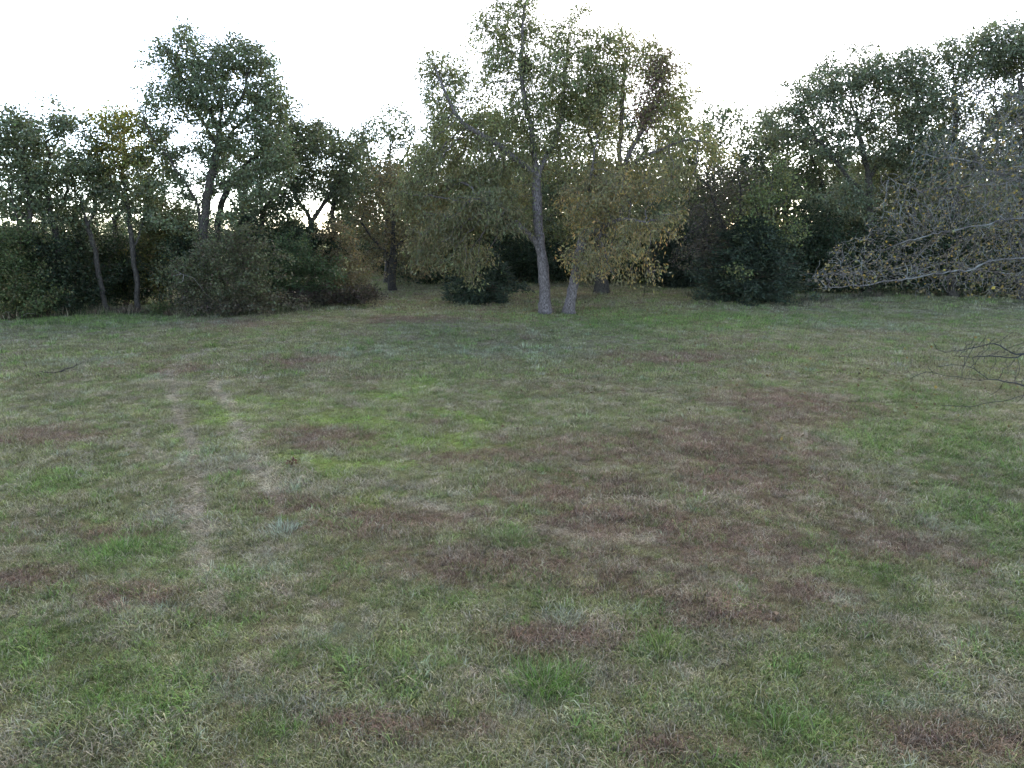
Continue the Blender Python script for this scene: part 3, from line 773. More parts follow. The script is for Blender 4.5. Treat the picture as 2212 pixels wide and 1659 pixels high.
# --- bushes
def bush(label, base_px, base_py, crown, seed, leaf_fn, D=None, size=0.14, n_per=16, spread=0.22, spacing=0.62, kill=0.5, style='oval', bark=None, droop=0.25, name='bush', group=None, stems=5, r_base=0.05, drop=0.0, depth=1.0):
    if D is None:
        D = G(base_px, base_py)[1]
    rng = np.random.default_rng(seed + 1000)
    paths = []
    cx, cy = crown[0][0], crown[0][1]
    for k in range(stems):
        lb = crown[k % len(crown)]
        ex = lb[0] + rng.uniform(-.6, .6) * lb[2]; ey = lb[1] + rng.uniform(-.5, .3) * lb[3]; dy = rng.uniform(-.8, .8)
        paths.append([(base_px, base_py), (base_px + (ex - base_px) * .45 + rng.uniform(-6, 6), (base_py * .45 + ey * .55), dy * .5), (ex, ey, dy)])
    return make_tree(name, label, 'bush', base_px, D, paths, crown, seed, bark or BARK_BROWN, r_base, leaf_fn, size=size, n_per=n_per, spread=spread, droop=droop, style=style, spacing=spacing, step=0.3, kill=kill,
                     leaf_r=0.025, max_limbs=0, r_tip=0.007, group=group, flare=.1, infl=2.5, drop_share=drop, cap=9000, depth=depth, fine=0.52, gap=0.25, gap_s=0.8, leaf_mult=0.8, ragged=0.13)
bush('big tangled bramble bush with brown dead stems at the foot of the wide oak', 490, 682, [(490, 560, 85, 55), (440, 610, 60, 60), (545, 600, 60, 65), (490, 650, 95, 32), (520, 520, 50, 35)], 61, f_bramble, stems=9, n_per=13)
bush('fresh green leafy bush beside the bramble bush', 640, 660, [(625, 560, 55, 40), (665, 595, 60, 40), (600, 610, 50, 40), (640, 635, 60, 22)], 62, f_bushg, stems=7)
bush('brownish bush with bare twigs next to the fresh green bush', 735, 652, [(730, 560, 48, 50), (760, 605, 45, 38), (700, 625, 60, 24), (720, 500, 36, 30, .6)], 63, f_brownolive, stems=7, n_per=11)
bush('low dark thicket of brown brambles spilling onto the grass', 690, 662, [(690, 642, 80, 20), (625, 652, 60, 18), (755, 638, 55, 18)], 64, lambda r, w, a: pal(r, len(a), (0.05, 0.037, 0.03), (0.04, 0.04, 0.025), .4), stems=9, n_per=18, spacing=.5, kill=.4, name='bramble_thicket')
bush('dark dense bush at the very end of the tree line', 20, 690, [(20, 600, 60, 75), (-30, 570, 60, 90), (50, 650, 60, 40), (35, 515, 30, 40, .8)], 65, f_bush, stems=7)
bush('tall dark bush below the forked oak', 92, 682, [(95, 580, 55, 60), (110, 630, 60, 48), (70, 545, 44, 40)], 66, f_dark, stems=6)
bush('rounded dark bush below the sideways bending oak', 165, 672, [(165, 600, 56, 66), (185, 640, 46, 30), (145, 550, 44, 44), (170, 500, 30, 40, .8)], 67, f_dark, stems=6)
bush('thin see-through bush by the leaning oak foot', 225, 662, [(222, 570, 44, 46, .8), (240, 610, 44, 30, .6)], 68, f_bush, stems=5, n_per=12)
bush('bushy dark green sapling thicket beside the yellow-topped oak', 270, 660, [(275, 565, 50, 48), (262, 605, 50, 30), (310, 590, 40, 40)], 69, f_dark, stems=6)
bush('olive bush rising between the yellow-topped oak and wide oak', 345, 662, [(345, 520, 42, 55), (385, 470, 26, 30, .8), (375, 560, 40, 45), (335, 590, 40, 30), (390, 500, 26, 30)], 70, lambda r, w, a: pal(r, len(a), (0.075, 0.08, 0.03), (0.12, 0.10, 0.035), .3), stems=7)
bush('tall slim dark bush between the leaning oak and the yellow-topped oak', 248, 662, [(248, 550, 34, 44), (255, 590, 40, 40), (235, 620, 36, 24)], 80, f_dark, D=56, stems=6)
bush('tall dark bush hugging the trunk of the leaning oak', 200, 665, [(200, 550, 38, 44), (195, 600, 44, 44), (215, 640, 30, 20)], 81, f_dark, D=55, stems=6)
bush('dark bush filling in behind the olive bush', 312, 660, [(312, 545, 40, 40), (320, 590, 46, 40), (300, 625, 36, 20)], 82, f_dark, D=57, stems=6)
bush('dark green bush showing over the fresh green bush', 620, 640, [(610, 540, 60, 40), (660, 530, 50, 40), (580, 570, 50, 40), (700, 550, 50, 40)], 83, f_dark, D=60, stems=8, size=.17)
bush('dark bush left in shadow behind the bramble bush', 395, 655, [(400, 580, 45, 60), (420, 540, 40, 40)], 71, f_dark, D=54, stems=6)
bush('little round green shrub standing on the mown edge', 345, 680, [(345, 668, 17, 10)], 72, f_bush, stems=6, spacing=.28, kill=.22, size=.11, name='shrub')
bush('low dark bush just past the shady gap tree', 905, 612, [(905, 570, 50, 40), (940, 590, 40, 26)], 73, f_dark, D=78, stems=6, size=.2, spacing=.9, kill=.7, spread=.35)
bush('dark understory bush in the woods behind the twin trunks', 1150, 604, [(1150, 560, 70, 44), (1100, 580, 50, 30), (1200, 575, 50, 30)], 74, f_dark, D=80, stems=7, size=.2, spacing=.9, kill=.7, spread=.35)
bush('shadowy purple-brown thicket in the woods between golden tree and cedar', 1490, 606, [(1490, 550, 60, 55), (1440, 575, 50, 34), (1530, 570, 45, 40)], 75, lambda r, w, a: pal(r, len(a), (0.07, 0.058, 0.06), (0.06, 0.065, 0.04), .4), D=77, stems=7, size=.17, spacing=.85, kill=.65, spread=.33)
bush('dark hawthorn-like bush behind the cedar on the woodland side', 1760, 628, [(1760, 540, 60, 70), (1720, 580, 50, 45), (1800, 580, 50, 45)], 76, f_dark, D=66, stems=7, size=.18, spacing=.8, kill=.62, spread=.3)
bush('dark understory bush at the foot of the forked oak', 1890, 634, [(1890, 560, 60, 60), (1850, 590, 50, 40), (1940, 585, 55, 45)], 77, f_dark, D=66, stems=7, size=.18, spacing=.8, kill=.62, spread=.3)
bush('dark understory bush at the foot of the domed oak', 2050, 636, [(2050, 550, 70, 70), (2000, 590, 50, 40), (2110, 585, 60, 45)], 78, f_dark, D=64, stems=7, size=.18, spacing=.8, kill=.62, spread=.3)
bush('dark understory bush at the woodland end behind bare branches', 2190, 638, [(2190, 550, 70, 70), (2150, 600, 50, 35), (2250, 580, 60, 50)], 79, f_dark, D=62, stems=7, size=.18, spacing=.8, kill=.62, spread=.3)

# --- woods further back: copies of three kinds
def dup(root, x, y, rz, s, label):
    r = root.copy(); C.objects.link(r)
    r.location = (x, y, gz(x, y)); r.rotation_euler = (0, 0, rz); r.scale = (s, s, s)
    if label: r['label'] = label
    for ch in list(root.children):
        c = ch.copy(); C.objects.link(c); c.parent = r
    return r
WOODS = 'trees deep in the woods'
wl_ = 'dark leafy tree standing deep in the shady woods behind'
protos = []
for k, (px, D, hy, seed) in enumerate([(1000, 96, 380, 91), (1380, 98, 370, 92), (1700, 92, 380, 93)]):
    protos.append(make_tree('woodland_tree', wl_, 'tree', px, D, [[(px, 590), (px + 4, 520), (px - 3, 450), (px + 2, hy)], [(px, 510), (px - 45, 460), (px - 60, 420)], [(px, 490), (px + 45, 450), (px + 60, 410)]],
        [(px, hy + 20, 60, 45), (px - 50, 450, 55, 55), (px + 50, 450, 55, 55), (px, 500, 85, 50), (px - 40, 555, 60, 36), (px + 40, 555, 60, 36)],
        seed, BARK_DARK, 0.28, f_oakd, size=0.30, n_per=20, spread=0.5, spacing=1.6, kill=1.2, step=.65, group=WOODS, max_limbs=3))
k = 0
rr = random.Random(4)
for px, D in [(900, 92), (1090, 100), (1180, 94), (1270, 101), (1470, 93), (1560, 97), (1630, 104), (1790, 98), (1880, 90), (1970, 97), (2060, 88), (2150, 92), (2230, 86), (820, 104), (1930, 110), (1420, 112), (1130, 115), (2110, 108)]:
    x = P(px, 600, D)[0]
    dup(protos[k % 3], x, D, rr.uniform(0, 6.28), rr.uniform(0.85, 1.15), None); k += 1

for i in range(30):
    px = -60 + i * 31 + rr.uniform(-12, 12); D = rr.uniform(230, 340)
    o = dup(protos[i % 3], P(px, 520, D)[0], D, rr.uniform(0, 6.28), rr.uniform(0.9, 1.3), 'small distant tree in the line across the open fields beyond the oaks')
    o['group'] = 'distant tree line across the fields'
BW = 'bushes deep in the woods'
bp0 = bush('dark leafy bush deep in the woods under the trees', 1010, 590, [(1010, 550, 60, 36), (960, 565, 50, 26), (1060, 565, 50, 26)], 84, f_dark, D=93, stems=7, size=.24, spacing=1.0, kill=.8, spread=.42, group=BW)
for px, D in [(870, 96), (940, 88), (1100, 92), (1190, 90), (1280, 94), (1370, 91), (1450, 95), (1540, 92), (1620, 90), (1700, 94), (1790, 88), (1880, 84), (1960, 82), (2040, 86), (2120, 80), (2210, 84), (1330, 84), (1420, 86)]:
    dup(bp0, P(px, 600, D)[0], D, rr.uniform(0, 6.28), rr.uniform(0.95, 1.4), None)
for px, D in [(1210, 86), (1350, 88), (1440, 82), (1010, 90), (1600, 90), (1860, 80), (1940, 84), (2040, 78), (2130, 82)]:
    dup(protos[k % 3], P(px, 600, D)[0], D, rr.uniform(0, 6.28), rr.uniform(0.85, 1.1), None); k += 1

# --- the half-bare tree whose branches reach in from beside the meadow
make_tree('bare_tree', 'wide half-bare tree with pale lichen-grey tangled branches and sparse yellow leaves', 'tree', 2600, 21,
    [[(2600, 920), (2590, 800), (2560, 690), (2530, 560), (2500, 420), (2480, 300)],
     [(2540, 600), (2420, 470, .5), (2300, 405, .6), (2212, 386, .4), (2150, 372), (2080, 345, -.4), (1985, 335, -.6)],
     [(2545, 620), (2400, 440, 1.5), (2200, 392, 1.8), (2080, 402, 1.5), (2000, 412, 1.2), (1940, 402, 1), (1905, 375, .8)],
     [(2560, 690), (2400, 600, -1), (2200, 555, -1.4), (2050, 590, -1.4), (1900, 610, -1.2), (1775, 622, -1)],
     [(2550, 660), (2400, 520, 0), (2200, 470, -.5), (2050, 500, -.8), (1930, 530, -1)],
     [(2570, 720), (2400, 640, 2), (2212, 600, 2.4), (2050, 570, 2.2), (1850, 590, 2), (1745, 598, 1.8)],
     [(2500, 420), (2380, 300, .5), (2212, 215, .4), (2140, 200, 0), (2090, 190, -.2)]],
    [(1890, 560, 110, 60, 1), (1830, 600, 90, 28, 1.4), (2000, 520, 110, 100, 1), (2050, 600, 120, 40, 1.3), (2130, 420, 110, 90, .8), (2150, 530, 110, 100, 1), (2170, 290, 90, 90, .6), (2280, 450, 120, 120, .8),
     (2280, 600, 120, 50, 1), (2300, 280, 120, 110, .6), (2060, 330, 80, 60, .6), (2090, 210, 50, 40, .6), (1960, 440, 60, 60, .8)],
    101, BARK_PALE, 0.052, f_sparse, size=0.075, n_per=1, spread=0.07, droop=0.5, drop_share=0.5, spacing=0.15, step=0.145, kill=0.14, infl=1.8, jit=0.17, trop=(0, 0, -0.02), leaf_r=0.013, r_tip=0.0042, max_limbs=12, wig=0.05, cap=30000, depth=1.1, flare=.3, fine=1.0, gap=0.2, gap_s=0.7, min_r=0.008, leaf_mult=1.0, trunk_min=.13)

make_tree('bare_tree', 'small bare tree, twigs coloured dark as if shaded, whose low branches hang over the grass', 'tree', 2520, 18,
    [[(2520, 1000), (2500, 920), (2470, 850), (2440, 780), (2420, 700)],
     [(2480, 870), (2340, 840, -.3), (2212, 837, -.4), (2140, 818, -.4), (2060, 818, -.3), (2000, 805, -.2), (1960, 816, -.1)],
     [(2140, 818, -.4), (2110, 795, -.4), (2060, 785, -.4), (2020, 796, -.4)],
     [(2450, 800), (2320, 752, .3), (2212, 770, .4), (2150, 738, .5), (2080, 752, .4), (2025, 765, .3), (2018, 735, .3)],
     [(2212, 770, .4), (2120, 768, .3), (2060, 772, .2)], [(2450, 830), (2300, 810, -.8), (2200, 860, -1), (2100, 880, -1), (2030, 876, -1)]],
    [(2070, 790, 70, 26, .8), (2160, 770, 70, 60, .8), (2090, 735, 60, 24, .7), (2220, 830, 80, 40, .7), (2280, 770, 80, 70, .7), (2120, 850, 70, 20, .5)],
    102, BARK_TWIG_SHADE, 0.052, f_sparse, size=0.07, n_per=1, spread=0.06, droop=0.5, drop_share=0.6, spacing=0.27, step=0.15, kill=0.2, infl=1.4, trop=(0, 0, 0.02), leaf_r=0.013, r_tip=0.004, max_limbs=5, wig=0.04,
    cap=6000, flare=.3, fine=1.0, gap=0.2, gap_s=0.6, min_r=0.0075, leaf_mult=1.0, jit=0.2, trunk_min=.09)

# --- vine and nest in the crowns
def leaf_clump(name, parent, pts_w, base, col, seed, n_per, spread, size):
    rng = np.random.default_rng(seed)
    a = np.array(pts_w) - base
    return link(name, leaves_mesh(rng, a, pal(rng, len(a), *col), n_per, spread, size, 0.5, 'oval', LEAF), parent)
gb = np.array(gold.location)
vp = [P(1390 + 6 * math.sin(i * 1.7) + i * 1.2, 265 - i * 4.2, D0 - .9 + .3 * math.cos(i * 2.1)) for i in range(34)]
leaf_clump('vine', gold, vp, gb, ((0.115, 0.075, 0.07), (0.15, 0.10, 0.07), .4), 201, 60, 0.46, 0.15)
gold.children[-1]['label'] = 'withered purple-brown vine leaves climbing the upper limb'
def small(name, label, cat, loc):
    o = link(name, None); o.location = loc; tag(o, label, cat); return o
nl = P(1139, 142, D0 - .55)
nest = small('leaf_nest', 'dark ball of dead leaves lodged on the high limb of the pale green tree', 'nest', nl)
nr = np.random.default_rng(77)
leaf_clump('shell', nest, nr.normal(0, .17, (60, 3)) * (1, 1, 1.3) + nl, nl, ((0.06, 0.042, 0.03), (0.09, 0.06, 0.045), .4), 202, 12, 0.09, 0.14)
tw = [tube(np.array([q, q + nr.normal(0, .22, 3), q + nr.normal(0, .3, 3)]), np.array([.012, .01, .005]), 4, nr) for q in nr.normal(0, .16, (26, 3))]
v_, f_ = merge(tw); link('twig_core', mesh_from('twig_core', v_, [f_], BARK_DARK), nest)

# --- fallen wood and small things on the ground
def sticks(name, label, cat, loc, n, length, r, spread, mat, seed, rise=0.25, part='stick'):
    rng = np.random.default_rng(seed)
    root = small(name, label, cat, (loc[0], loc[1], gz(loc[0], loc[1])))
    for k in range(n):
        a = rng.random() * 6.283; L = length * rng.uniform(.5, 1.2)
        p0 = np.array((rng.normal(0, spread), rng.normal(0, spread * .5), 0.01 + rng.random() * .04))
        d = np.array((math.cos(a), math.sin(a), rng.uniform(0.02, rise)))
        t = np.linspace(0, 1, 6)[:, None]
        p = p0 + d * L * t + rng.normal(0, .05 * L, (6, 3)) * t
        p[:, 2] = np.maximum(p[:, 2], .015)
        ps = [tube(p, np.linspace(r, r * .35, 6), 6, rng)]
        for q in range(2):
            i = rng.integers(2, 5)
            e = p[i] + unit(d + rng.normal(0, .7, 3)) * L * .35; e[2] = abs(e[2]) + .02
            ps.append(tube(np.array([p[i], (p[i] + e) / 2 + rng.normal(0, .02, 3), e]), np.array([r * .5, r * .35, r * .15]), 4, rng))
        v, f = merge(ps)
        link(part, mesh_from(part, v, [f], mat, smooth=True), root)
    return root
sticks('stick_pile', 'heap of fallen sticks lying between the two grey trunks', 'sticks', G(1206, 672), 9, 1.5, .035, .55, BARK_BROWN, 301, .12)
sticks('dead_branch', 'small dark fallen branch lying alone in the pale grass', 'branch', G(118, 808), 4, 1.0, .022, .12, BARK_DARK, 302, .3)
sticks('dead_branch', 'bleached fallen branch poking out at the foot of the end bush', 'branch', G(42, 690), 4, 1.1, .025, .12, DEADWOOD, 303, 1.1)
rng_ = np.random.default_rng(9)
wb = P(398, 606, 46.6)
wr = small('dead_branch', 'forked bleached bare branch sticking out of the bramble bush', 'branch', (wb[0] + 2.2, wb[1] + 2.0, gz(wb[0] + 2.2, wb[1] + 2.0) - .05))
def wpath(pp, dy=0): return np.array([P(a, b, 46.2 + max(0, a - 398) * .05) - np.array(wr.location) for a, b in pp])
link('main_stem', mesh_from('main_stem', *(lambda vf: (vf[0], [vf[1]]))(tube(np.concatenate([[(0, 0, 0)], wpath([(445, 635), (418, 600), (392, 592), (372, 596)])]), np.array([.03, .026, .022, .018, .008]), 6, rng_)), DEADWOOD, smooth=True), wr)
for q in ([(392, 592), (380, 584), (366, 588)], [(397, 594), (395, 608), (384, 612)]):
    link('twig', mesh_from('twig', *(lambda vf: (vf[0], [vf[1]]))(tube(wpath(q), np.array([.016, .012, .005]), 5, rng_)), DEADWOOD, smooth=True), wr)
sb_ = G(1390, 642)
st = small('stake', 'thin dark leaning stake beyond the golden tree', 'stake', (sb_[0], sb_[1], gz(sb_[0], sb_[1])))
link('shaft', mesh_from('shaft', *(lambda vf: (vf[0], [vf[1]]))(tube(np.array([(0, 0, -.1), (.06, 0, .6), (.16, 0, 1.25)]), np.array([.028, .026, .022]), 6, rng_)), BARK_DARK, smooth=True), st)
link('cap', mesh_from('cap', *(lambda vf: (vf[0], [vf[1]]))(tube(np.array([(.155, 0, 1.22), (.165, 0, 1.27), (.168, 0, 1.30)]), np.array([.034, .034, .012]), 6, rng_)), BARK_DARK), st)
# a withered red-brown weed
wd = G(630, 1008)
weed = small('withered_weed', 'small withered red-brown weed standing in the bright green patch', 'weed', (wd[0], wd[1], gz(wd[0], wd[1])))
pts_ = []
ps_ = []
for k in range(6):
    a = rng_.random() * 6.28; e = np.array((.09 * math.cos(a), .08 * math.sin(a), rng_.uniform(.12, .24)))
    ps_.append(tube(np.array([(0, 0, -.02), e * .55 + rng_.normal(0, .01, 3), e]), np.array([.006, .005, .003]), 4, rng_))
    pts_ += [e * t for t in (.6, 1.0)]
v_, f_ = merge(ps_); link('stem', mesh_from('stem', v_, [f_], BARK_BROWN), weed)
link('leaf_cluster', leaves_mesh(rng_, np.array(pts_), pal(rng_, len(pts_), (0.10, 0.055, 0.04), (0.14, 0.08, 0.05), .4), 3, .025, .07, .6, 'oval', LEAF), weed)

# ------------------------------------------------------------------ grass
def blade_mesh(name, mat, rng, n, radius, hmin, hmax, width, lean, flat=0.0, gauss=False):
    if gauss:
        xy = rng.normal(0, radius * 0.5, (n, 2))
    else:
        a, r = rng.random(n) * 6.283, radius * np.sqrt(rng.random(n))
        xy = np.stack([r * np.cos(a), r * np.sin(a)], -1)
    h = rng.uniform(hmin, hmax, n)
    az = rng.random(n) * 6.283
    if gauss:
        az = np.arctan2(xy[:, 1], xy[:, 0]) + rng.normal(0, 0.7, n)
    ln = np.clip(rng.normal(lean, 0.3, n), 0.05, 1.5)
    ln = np.where(rng.random(n) < flat, 1.35, ln)
    d = np.stack([np.cos(az), np.sin(az)], -1)
    p0 = np.concatenate([xy, np.full((n, 1), -0.01)], 1)
    p1 = p0 + np.concatenate([d * (np.sin(ln * .55) * h * .55)[:, None], (np.cos(ln * .55) * h * .55)[:, None]], 1)
    p2 = p1 + np.concatenate([d * (np.sin(ln * 1.35) * h * .5)[:, None], (np.cos(ln * 1.35) * h * .5)[:, None]], 1)
    p2[:, 2] = np.maximum(p2[:, 2], 0.012); p1[:, 2] = np.maximum(p1[:, 2], 0.012)
    tw = rng.random(n) * 6.283
    s = np.stack([np.cos(tw), np.sin(tw), np.zeros(n)], -1) * (width * rng.uniform(.6, 1.3, n))[:, None] * .5
    v = np.stack([p0 - s, p0 + s, p1 - s * .8, p1 + s * .8, p2], 1).reshape(-1, 3)
    b = (np.arange(n) * 5)[:, None]
    f4 = b + [[0, 1, 3, 2]]; f3 = b + [[2, 3, 4]]
    rnd = np.stack([rng.random(n), rng.random(n), rng.random(n)], -1)
    return mesh_from(name, v, [f4, f3], mat, np.repeat(rnd, 5, 0))

def grass_material(name, instanced=True):
    m, n, l, b = new_mat(name)
    out = n['Material Output']
    ai = n.new('ShaderNodeAttribute'); ai.attribute_name = 'tint'
    ai.attribute_type = 'INSTANCER' if instanced else 'OBJECT'
    ab = n.new('ShaderNodeAttribute'); ab.attribute_name = 'col'
    sep = n.new('ShaderNodeSeparateColor'); l.new(ab.outputs['Color'], sep.inputs[0])
    # a share of the blades in any tuft is dry
    gt = n.new('ShaderNodeMath'); gt.operation = 'LESS_THAN'; gt.inputs[1].default_value = 0.18
    l.new(sep.outputs[0], gt.inputs[0])
    mul0 = n.new('ShaderNodeMath'); mul0.operation = 'MULTIPLY'; mul0.inputs[1].default_value = 0.7
    l.new(gt.outputs[0], mul0.inputs[0])
    mx = n.new('ShaderNodeMixRGB'); mx.inputs[2].default_value = (0.26, 0.228, 0.17, 1)
    l.new(mul0.outputs[0], mx.inputs[0]); l.new(ai.outputs['Color'], mx.inputs[1])
    mr = n.new('ShaderNodeMapRange'); mr.inputs[3].default_value = 0.4; mr.inputs[4].default_value = 2.0
    l.new(sep.outputs[1], mr.inputs[0])
    vm = n.new('ShaderNodeVectorMath'); vm.operation = 'SCALE'
    l.new(mx.outputs[0], vm.inputs[0]); l.new(mr.outputs[0], vm.inputs['Scale'])
    l.new(vm.outputs[0], b.inputs['Base Color'])
    b.inputs['Roughness'].default_value = 0.6; b.inputs['Specular IOR Level'].default_value = 0.2
    tr = n.new('ShaderNodeBsdfTranslucent'); l.new(vm.outputs[0], tr.inputs['Color'])
    ms = n.new('ShaderNodeMixShader'); ms.inputs[0].default_value = 0.25
    l.new(b.outputs[0], ms.inputs[1]); l.new(tr.outputs[0], ms.inputs[2]); l.new(ms.outputs[0], out.inputs['Surface'])
    return m
GRASS = grass_material('grass_blade')

def proto_collection(name, specs, seed):
    rng = np.random.default_rng(seed)
    col = bpy.data.collections.new(name)
    for k, s in enumerate(specs):
        o = bpy.data.objects.new('tuft', blade_mesh('tuft', GRASS, rng, **s))
        col.objects.link(o)
    return col
NEAR = proto_collection('tufts_near', [
    dict(n=46, radius=.14, hmin=.05, hmax=.15, width=.0085, lean=.9, flat=.25), dict(n=46, radius=.14, hmin=.05, hmax=.16, width=.0085, lean=1.1, flat=.35), dict(n=42, radius=.15, hmin=.06, hmax=.17, width=.008, lean=1.2, flat=.6),
    dict(n=44, radius=.13, hmin=.08, hmax=.22, width=.009, lean=1.0, flat=.2), dict(n=40, radius=.12, hmin=.08, hmax=.24, width=.009, lean=1.15, flat=.2, gauss=True),
    dict(n=22, radius=.16, hmin=.10, hmax=.24, width=.006, lean=.8, flat=.3), dict(n=44, radius=.17, hmin=.08, hmax=.24, width=.008, lean=1.4, flat=.9)], 1)
FAR = proto_collection('tufts_far', [
    dict(n=60, radius=.28, hmin=.05, hmax=.14, width=.014, lean=.7), dict(n=60, radius=.28, hmin=.05, hmax=.15, width=.014, lean=.9), dict(n=55, radius=.30, hmin=.06, hmax=.16, width=.013, lean=1.1, flat=.5),
    dict(n=50, radius=.20, hmin=.10, hmax=.24, width=.015, lean=.75, gauss=True), dict(n=50, radius=.18, hmin=.10, hmax=.26, width=.015, lean=.9, gauss=True),
    dict(n=22, radius=.30, hmin=.12, hmax=.28, width=.009, lean=.5), dict(n=50, radius=.32, hmin=.08, hmax=.22, width=.012, lean=1.3, flat=.8)], 2)

def grass_nodes(name, coll):
    ng = bpy.data.node_groups.new(name, 'GeometryNodeTree')
    ng.interface.new_socket('Geometry', in_out='INPUT', socket_type='NodeSocketGeometry')
    ng.interface.new_socket('Geometry', in_out='OUTPUT', socket_type='NodeSocketGeometry')
    n, l = ng.nodes, ng.links
    gi, go = n.new('NodeGroupInput'), n.new('NodeGroupOutput')
    ip = n.new('GeometryNodeInstanceOnPoints')
    ci = n.new('GeometryNodeCollectionInfo'); ci.inputs['Collection'].default_value = coll
    ci.inputs['Separate Children'].default_value = True; ci.inputs['Reset Children'].default_value = True
    def named(nm, t):
        a = n.new('GeometryNodeInputNamedAttribute'); a.data_type = t; a.inputs['Name'].default_value = nm
        return a.outputs['Attribute']
    l.new(gi.outputs[0], ip.inputs['Points']); l.new(ci.outputs[0], ip.inputs['Instance'])
    ip.inputs['Pick Instance'].default_value = True
    l.new(named('kind_index', 'INT'), ip.inputs['Instance Index'])
    l.new(named('turn', 'FLOAT_VECTOR'), ip.inputs['Rotation'])
    l.new(named('size', 'FLOAT_VECTOR'), ip.inputs['Scale'])
    l.new(ip.outputs[0], go.inputs[0])
    return ng

def point_cloud(name, label, x, y, kind, size, col, coll, rng):
    me = bpy.data.meshes.new(name)
    me.vertices.add(len(x))
    me.vertices.foreach_set('co', np.stack([x, y, ground_z(x, y)], -1).astype(np.float32).ravel())
    def add(nm, t, arr, fld):
        a = me.attributes.new(nm, t, 'POINT'); a.data.foreach_set(fld, np.ascontiguousarray(arr).ravel())
    add('kind_index', 'INT', kind.astype(np.int32), 'value')
    add('turn', 'FLOAT_VECTOR', np.stack([rng.normal(0, .06, len(x)), rng.normal(0, .06, len(x)), rng.random(len(x)) * 6.283], -1).astype(np.float32), 'vector')
    add('size', 'FLOAT_VECTOR', size.astype(np.float32), 'vector')
    add('tint', 'FLOAT_COLOR', np.concatenate([col, np.ones((len(x), 1))], 1).astype(np.float32), 'color')
    o = link(name, me)
    md = o.modifiers.new('tufts', 'NODES'); md.node_group = grass_nodes(name + '_nodes', coll)
    tag(o, label, 'grass', kind='stuff')
    return o

def scatter(name, label, y0, y1, density, coll, seed, smin, smax):
    rng = np.random.default_rng(seed)
    def wid(y): return 0.76 * y + 5.0
    area = (y1 - y0) * (wid(y0) + wid(y1))
    n = int(area * density)
    y = rng.uniform(y0, y1, int(n * 1.5)); 
    keep = rng.random(len(y)) < wid(y) / wid(y1)
    y = y[keep][:n]
    x = rng.uniform(-1, 1, len(y)) * wid(y)
    # meadow edge: thin out inside the woods
    W = field(x, y)
    pick = (W.cumsum(1) > rng.random((len(x), 1))).argmax(1)
    mean = W @ PAL
    trk = np.zeros(len(x))
    for pts, w, k_ in TRACKS[:3]:
        trk = np.maximum(trk, np.clip(1.35 - (seg_dist(x, y, pts) + (fbm(x, y, .8, 71, 2) - .5) * .3) / w, 0, 1) * np.clip((y - 8.5) / 5, 0, 1))
    pick = np.where(rng.random(len(x)) < trk * .65, 4, pick)
    col = PAL[pick] * 0.62 + mean * 0.38
    tone_noise = fbm(x, y, 0.55, 55, 2)  # random patchy tone of the tufts
    col = col * (0.6 + 0.8 * tone_noise)[:, None] * np.clip(rng.normal(1, .12, (len(x), 1)), .6, 1.5) * np.clip(rng.normal(1, .04, (len(x), 3)), .85, 1.15)
    col = col * (1 + .12 * trk)[:, None]
    clump = fbm(x, y, 0.8, 41, 3)
    kind = rng.integers(0, 3, len(x))
    tall = ((pick == 1) | (pick == 5)) & (rng.random(len(x)) < .55)
    kind = np.where(tall, rng.integers(3, 5, len(x)), kind)
    kind = np.where((pick == 3) & (rng.random(len(x)) < .4), 5, kind)
    kind = np.where((pick == 4) & (rng.random(len(x)) < .6), 6, kind)
    kind = np.where(rng.random(len(x)) < .10, 6, kind)
    s = rng.uniform(smin, smax, len(x)) * (0.4 + 1.2 * clump)
    s = np.where(pick == 2, s * .6, s)
    hz = s * (1 - .55 * trk)
    return point_cloud(name, label, x, y, kind, np.stack([s, s, hz], -1), col, coll, rng)
def edge_weeds(name, label, line, density, width, smin, smax, cols, seed):
    rng = np.random.default_rng(seed)
    pts = np.array(gpts(line))[:, :2]
    seg = np.linalg.norm(np.diff(pts, axis=0), axis=1); cum = np.concatenate([[0], np.cumsum(seg)])
    n = int(cum[-1] * width * density)
    t = rng.random(n) * cum[-1]
    x = np.interp(t, cum, pts[:, 0]) + rng.normal(0, width * .3, n)
    y = np.interp(t, cum, pts[:, 1]) + np.abs(rng.normal(0, width, n)) + (fbm(t, t * 0, 2.5, 8, 2) - .5) * 2.0
    col = pal(rng, n, cols[0], cols[1], .45, .25)
    s = rng.uniform(smin, smax, n) * (.4 + 1.2 * fbm(x, y, 1.5, 19, 2))
    return point_cloud(name, label, x, y, rng.integers(3, 7, n), np.stack([s, s, s * 1.5], -1), col, FAR, rng)
scatter('grass', 'rough matted green and straw grass around the separate tussocks', 3.6, 13, 135, NEAR, 1, .5, 1.15)
scatter('grass', 'patchy green and red-brown meadow grass around the wheel tracks', 13, 27, 64, NEAR, 2, .65, 1.35)
scatter('grass', 'short meadow grass stretching to the tree line', 27, 52, 19, FAR, 3, .65, 1.25)
scatter('grass', 'thin dull grass under and beyond the trees', 52, 105, 4.5, FAR, 4, .9, 1.9)

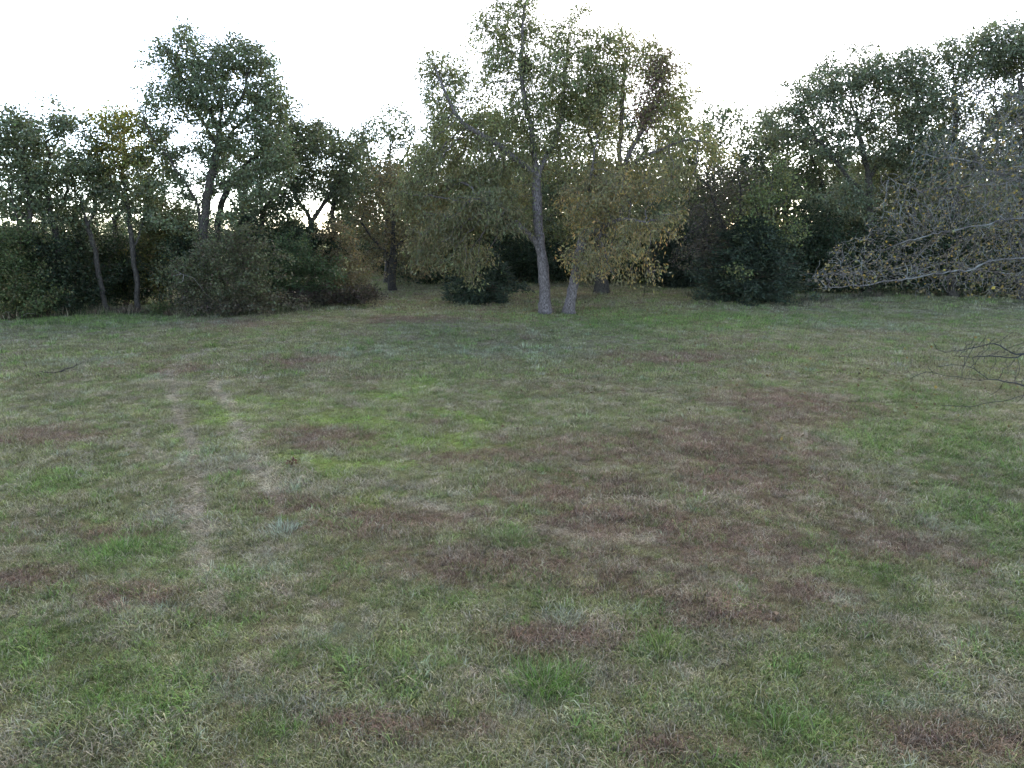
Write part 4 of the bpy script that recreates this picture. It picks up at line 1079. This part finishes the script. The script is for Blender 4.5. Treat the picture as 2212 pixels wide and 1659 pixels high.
edge_weeds('grass', 'rank dark weeds and dead stalks along the foot of the bushes', [(-60, 696), (120, 684), (330, 676), (400, 688), (590, 678), (700, 664), (800, 648)], 9, 1.0, 1.2, 2.8, ((0.06, 0.075, 0.035), (0.085, 0.06, 0.045)), 21)
edge_weeds('grass', 'thin rough weeds along the shady woodland edge', [(1480, 640), (1560, 655), (1760, 656), (1900, 640), (2300, 640)], 5, 1.2, 1.0, 2.2, ((0.055, 0.07, 0.035), (0.08, 0.06, 0.045)), 22)
edge_weeds('grass', 'ring of longer grass around the two grey trunks', [(1165, 674), (1195, 677), (1225, 676), (1250, 672)], 26, .35, .8, 1.6, ((0.07, 0.09, 0.04), (0.09, 0.065, 0.045)), 23)
lr = np.random.default_rng(66)
n_ = 3800
lx = np.concatenate([lr.normal(3, 6.5, n_ - 1800), lr.normal(15, 7, 900), lr.normal(-8, 8, 900)]); ly = np.concatenate([lr.normal(52, 4.5, n_ - 1800), lr.normal(26, 6, 900), lr.normal(57, 4, 900)])
lp = np.stack([lx, ly, ground_z(lx, ly) + lr.uniform(.03, .09, n_)], -1)
litter = link('fallen_leaves', leaves_mesh(lr, lp, pal(lr, n_, (0.11, 0.075, 0.048), (0.2, 0.14, 0.06), .25), 1, 0.0, .10, -.05, 'oval', LEAF, name='fallen_leaves'))
tag(litter, 'scattered brown and yellow fallen leaves on the grass under the trees', 'leaves', kind='stuff')

# ------------------------------------------------------------------ single tussocks that stand out
TUSS = grass_material('tussock_blade', instanced=False)
for px, py, lab, n, rad_, h0, h1, tint, seed in [
    (1168, 1478, 'biggest deep green tussock of long arching blades in the open grass', 420, .34, .16, .40, (0.075, 0.145, 0.035), 1),
    (1238, 1462, 'smaller deep green tussock touching the biggest one', 240, .24, .14, .34, (0.085, 0.15, 0.04), 2),
    (1432, 1398, 'yellow-green tussock with fine upright blades', 260, .28, .12, .32, (0.115, 0.165, 0.045), 3),
    (612, 1150, 'pale bluish-green spiky tussock beside the red-brown grass', 220, .30, .12, .30, (0.23, 0.285, 0.22), 4),
    (1098, 1172, 'round mid-green tussock near the end of the pale thin track line', 300, .40, .12, .30, (0.115, 0.165, 0.06), 5),
    (262, 1185, 'wide bright green tussock close to the wheel tracks', 320, .36, .12, .34, (0.085, 0.165, 0.04), 6),
    (1222, 1340, 'whitish dry tussock of bent blades', 170, .28, .10, .28, (0.25, 0.265, 0.195), 7),
    (1680, 1570, 'small dark green tussock among dull brown grass', 200, .22, .12, .32, (0.08, 0.14, 0.04), 8)]:
    g_ = G(px, py)
    o = link('grass_tussock', blade_mesh('grass_tussock', TUSS, np.random.default_rng(500 + seed), n, rad_, h0, h1, .008, .85, gauss=True))
    o.location = (g_[0], g_[1], gz(g_[0], g_[1]))
    o['tint'] = (*tint, )
    tag(o, lab, 'tussock')
